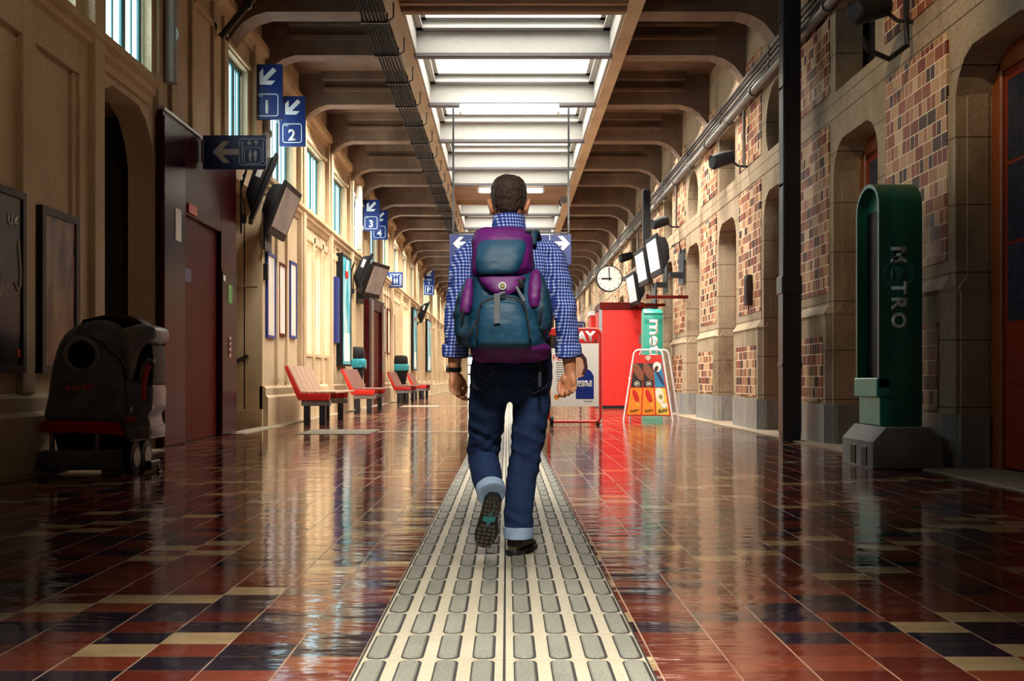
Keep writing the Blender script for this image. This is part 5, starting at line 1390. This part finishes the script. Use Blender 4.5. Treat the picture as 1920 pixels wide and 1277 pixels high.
bag([(652, 900, 988, 4.245, 4.34), (645, 893, 997, 4.215, 4.36), (610, 892, 994, 4.205, 4.36), (575, 896, 986, 4.215, 4.36), (560, 904, 978, 4.235, 4.34), (553, 914, 966, 4.255, 4.33)], 'front_pocket', MT['bp_teal'], wrk=.007)
q = MB()
zp = [(894, 636), (896, 600), (899, 577), (905, 565), (920, 559), (950, 556), (970, 560), (981, 568), (985, 580), (991, 606), (994, 634)]
q.tube([W3(a, b, 4.218 if b > 590 else 4.222) for a, b in zp], .0042, 7); q.obj('pocket_zipper', MT['bp_dark'], bp, True)
q = MB(); q.tube([W3(892, 603, 4.205), W3(886, 616, 4.20), W3(880, 628, 4.205)], .005, 6); q.obj('zip_pull', MT['bp_dark'], bp, True)
bag([(648, 862, 886, 4.36, 4.52), (630, 854, 890, 4.31, 4.54), (590, 851, 890, 4.30, 4.54), (560, 857, 890, 4.32, 4.53), (535, 866, 890, 4.36, 4.52), (522, 874, 888, 4.40, 4.50)], 'side_pocket', MT['bp_navy'])
bag([(588, 862, 882, 4.285, 4.36), (572, 862, 886, 4.288, 4.40), (545, 868, 888, 4.305, 4.42), (524, 874, 888, 4.35, 4.44)], 'pocket_top', MT['bp_purple'], wrk=.006, vox=.005)
bag([(636, 1004, 1024, 4.36, 4.52), (618, 996, 1034, 4.30, 4.54), (580, 990, 1036, 4.285, 4.54), (545, 990, 1030, 4.30, 4.54), (518, 992, 1018, 4.34, 4.52), (507, 998, 1010, 4.40, 4.50)], 'side_pocket', MT['bp_navy'])
bag([(577, 992, 1012, 4.278, 4.36), (560, 988, 1014, 4.272, 4.38), (535, 990, 1016, 4.292, 4.40), (514, 994, 1014, 4.33, 4.44), (506, 1000, 1010, 4.37, 4.44)], 'pocket_top', MT['bp_purple'], wrk=.006, vox=.005)
for a, b, nm in ((861, 868, 'zip_pull'), (1008, 1002, 'zip_pull')):
    q = MB(); q.tube([W3(a + 8, 578, 4.28), W3(a + 6, 590, 4.275), W3(a + 4, 602, 4.28)], .0045, 6); q.obj(nm, MT['bp_dark'], bp, True)
q = MB(); q.prism([(.013, -.062), (.013, .062), (-.013, .062), (-.013, -.062)], 'Y', -.006, .002, .002, 1); q.xf(T(*W3(932, 579, 4.198))); q.obj('hanging_loop', MT['bp_grey'], bp, True)
q = MB(); q.tube([W3(932, 556, 4.205), W3(938, 552, 4.225), W3(946, 549, 4.24)], .008, 7); q.obj('lid_strap', MT['bp_grey'], bp, True)
q = disc(.0165, -.004, .004, 24); q.xf(T(*W3(942, 536, 4.244)) @ RX(8)); bd = q.obj('round_badge', MT['white_paper'], bp, True)
q = disc(.0105, -.006, -.003, 18); q.xf(T(*W3(942, 536, 4.244)) @ RX(8)); q.obj('badge_ring', MT['bp_grey'], bp, True)
q = disc(.006, -.0075, -.005, 12); q.xf(T(*W3(942, 536, 4.244)) @ RX(8)); q.obj('badge_centre', M_('yellow_badge_print', (.6, .5, .1), .4, bump=0), bp, True)
q = MB(); q.box(-.012, .012, -.008, .008, -.02, .02, .004, 2); q.xf(T(*W3(977, 532, 4.275)) @ RY(-8)); q.obj('buckle', MT['black'], bp, True)
q = MB(); q.tube([W3(968, 538, 4.262), W3(976, 552, 4.25), W3(984, 566, 4.235)], .007, 6); q.obj('compression_strap', MT['bp_grey'], bp, True)
q = MB(); q.tube([W3(888, 448, 4.40), W3(920, 441, 4.375), W3(960, 437, 4.375), W3(996, 434, 4.40)], .006, 7); q.obj('lid_seam', MT['bp_dark'], bp, True)
for s, a in ((-1, 900), (1, 1004)):    # shoulder straps over the shoulders to the chest
    q = MB(); x0 = (a - 950) * .00248
    q.path([(V(x0 * .85, 4.60, 1.44), .022, .008), (V(x0 * .88, 4.63, 1.498), .022, .009), (V(x0 * .95, 4.70, 1.512), .026, .010), (V(x0 * 1.02, 4.79, 1.48), .032, .010), (V(x0 * 1.05, 4.845, 1.36), .030, .010), (V(x0 * 1.2, 4.84, 1.22), .024, .008), (V(x0 * 1.45, 4.78, 1.12), .018, .006), (V(x0 * 1.5, 4.64, 1.08), .014, .005)], side=(1, 0, 0), n=12); q.obj('shoulder_strap', MT['bp_navy'], bp, True)
q = MB(); q.path([(V(-.165, 4.58, 1.0), .012, .030), (V(-.185, 4.66, 1.0), .010, .030), (V(-.18, 4.76, 1.0), .010, .028), (V(-.11, 4.838, .995), .010, .022), (V(.02, 4.855, .99), .008, .015), (V(.15, 4.838, .995), .010, .022), (V(.215, 4.76, 1.0), .010, .028), (V(.22, 4.66, 1.0), .010, .030), (V(.20, 4.58, 1.0), .012, .030)], side=(1, 0, 0), n=12); q.obj('hip_belt', M_('brown_hip_belt', (.07, .035, .015), .6), bp, True)
q = MB(); q.box(-.008, .008, -.004, .004, -.085, .03, .003, 1); q.xf(T(*W3(1012, 690, 4.46))); q.obj('hanging_strap', MT['bp_dark'], bp, True)
# ------------------------------------------------------------------ floor scrubbing machine by the left wall
SY = 8.86; k_ = SY / F
t = thing('floor_scrubber', 'dark grey floor scrubbing machine with red lid and red skirt', 'floor scrubber', (xc(185, SY), SY, 0))
ox = t.location.x
def S2(px, py): return ((px - 950) * k_ - ox, EYE + (710 - py) * k_)
MT['scrub_grey'] = M_('scuffed_grey_plastic', (.17, .19, .23), .28, var=.4, scale=7, bump=.15)
MT['bright_red'] = M_('bright_red_print', (.85, .10, .05), .4, bump=0)
MT['scrub_light'] = M_('worn_light_grey_plastic', (.26, .26, .27), .36, var=.4, scale=9, bump=.2)
def curve(pts, n=4):
    """smooth closed outline through the points"""
    out = []; m = len(pts)
    for i in range(m):
        p0, p1, p2, p3 = (Vector(pts[(i + j - 1) % m]) for j in range(4))
        for s in range(n):
            u = s / n; out.append(tuple(0.5 * ((2 * p1) + (p2 - p0) * u + (2 * p0 - 5 * p1 + 4 * p2 - p3) * u * u + (3 * p1 - p0 - 3 * p2 + p3) * u ** 3)))
    return out
def sprism(px, y0, y1, name, mat, bev=.03, n=3, parent=t, seg=3):
    m = MB(); m.prism(curve([S2(*p) for p in px], n), 'Y', y0, y1, bev, seg); return m.obj(name, mat, parent, angle=.7)
sprism([(80, 792), (82, 745), (90, 690), (103, 645), (120, 620), (145, 606), (165, 599), (190, 598), (212, 604), (226, 616), (230, 640), (238, 680), (236, 720), (238, 760), (232, 795), (160, 793)], .03, .38, 'tank', MT['scrub_grey'], .07, 3, seg=4)
sprism([(140, 606), (165, 594), (200, 588), (235, 591), (258, 604), (262, 612), (228, 620), (212, 606), (180, 600)], .08, .34, 'lid', MT['red_door'], .03)
sprism([(226, 618), (240, 612), (262, 607), (283, 612), (290, 620), (289, 634), (280, 642), (268, 648), (258, 668), (250, 700), (244, 714), (232, 712), (232, 670), (222, 640)], .01, .40, 'hood', MT['scrub_light'], .035)
sprism([(232, 712), (258, 714), (283, 722), (284, 745), (283, 768), (276, 778), (279, 796), (281, 802), (280, 822), (238, 822), (228, 800), (234, 760)], .02, .39, 'control_body', MT['scrub_grey'], .02, 2)
sprism([(232, 800), (281, 798), (281, 823), (236, 823)], .0, .41, 'rear_ledge', MT['scrub_light'], .015, 1)
sprism([(252, 700), (258, 672), (268, 652), (283, 648), (284, 720), (258, 714)], .03, .37, 'control_recess', MT['black'], .01, 2)
# handle ring: pale C with red inside
m = MB(); q = [S2(*p) for p in ((286, 678), (276, 674), (268, 686), (263, 706), (261, 730), (262, 752), (270, 764), (284, 764))]
m.tube([(a, .05, b) for a, b in q], .030, 10); m.obj('handle', MT['scrub_light'], t)
m = MB(); q = [S2(*p) for p in ((279, 684), (272, 700), (269, 720), (268, 742), (270, 752))]; m.tube([(a, .02, b) for a, b in q], .022, 8); m.obj('handle_grip', MT['red'], t)
# round opening on the side, seam line, red skirt
cx, cz = S2(152, 665); R = 30 * k_
m = MB(); m.tube([(cx + R * math.cos(a), .012, cz + R * math.sin(a)) for a in [k * PI / 18 for k in range(36)]], .022, 8, closed=True); hr = m.obj('opening_rim', MT['scrub_light'], t)
m = MB(); m.prism([(cx + R * math.cos(k * PI / 18), cz + R * math.sin(k * PI / 18)) for k in range(36)], 'Y', .006, .03); m.obj('opening', MT['black'], hr)
m = MB(); m.tube([(a, .026, b) for a, b in [S2(*p) for p in ((120, 646), (140, 635), (165, 633), (188, 641), (203, 658), (220, 672), (231, 692), (234, 712), (258, 716), (283, 724))]], .008, 6); m.obj('seam', MT['black'], t)
sprism([(80, 790), (150, 790), (205, 791), (222, 797), (232, 818), (215, 816), (150, 812), (80, 811)], -.02, .43, 'skirt', MT['red'], .015, 2)
sprism([(92, 812), (236, 816), (240, 846), (100, 846)], .08, .35, 'underframe', MT['black'], .01, 1)
m = MB()
pz = [S2(36, 848), S2(238, 850)]; x0, x1 = pz[0][0], pz[1][0]
x0 = max(x0, XL + .12 - ox)
x1 -= .03; m.box(x0, x1, -.02, .40, .03, .20, .02, 2)
for j in range(6): m.box(x0 + .01, x1 - .01, -.035, .415, .045 + j * .026, .058 + j * .026, .004, 1)
m.obj('brush_deck', MT['scrub_light'], t)
for px in (96, 180):
    a, b = S2(px, 832); m = MB(); m.cyl((a, .02, .19), (a, .02, .40), .022, n=10); m.obj('deck_strut', MT['grey_metal'], t)
for y in (.06, .34):
    a = S2(243, 858)[0]; r = .135
    m = MB(); m.path([(V(a - .035, y, r), r * .85, r * .85), (V(a - .03, y, r), r, r), (V(a + .03, y, r), r, r), (V(a + .035, y, r), r * .85, r * .85)], side=(0, 1, 0), n=26); w_ = m.obj('wheel', MT['black'], t)
    m = MB(); m.cyl((a - .04, y, r), (a + .042, y, r), r * .6, n=18); m.obj('hub', MT['scrub_light'], w_)
m = MB(); m.box(S2(262, 0)[0], S2(276, 0)[0], .1, .35, .02, .10, .01, 1); m.obj('squeegee', MT['black'], t)
letters('Simpla 55BT', MT['bright_red'], 'lettering', t, w=56 * k_, h=.065, M=T(S2(148, 0)[0], .024, S2(0, 728)[1]) @ RY(-3), shear=.35, bold=.03, ext=.006)
letters('COMAC', MT['bright_red'], 'lettering', t, w=22 * k_, h=.05, M=T(S2(244, 0)[0], .014, S2(0, 787)[1]), bold=.04, ext=.006)
m = MB(); m.ball((S2(245, 768)[0], .015, S2(245, 768)[1]), (.012, .010, .03)); m.obj('pale_mark', MT['white_paper'], t)
m = MB(); m.tube([(S2(270, 0)[0], .3, .06), (S2(285, 0)[0], .2, .02), (S2(300, 0)[0], .05, .012), (S2(300, 0)[0], -.05, .012)], .012, 6); m.obj('hose', MT['black'], t)
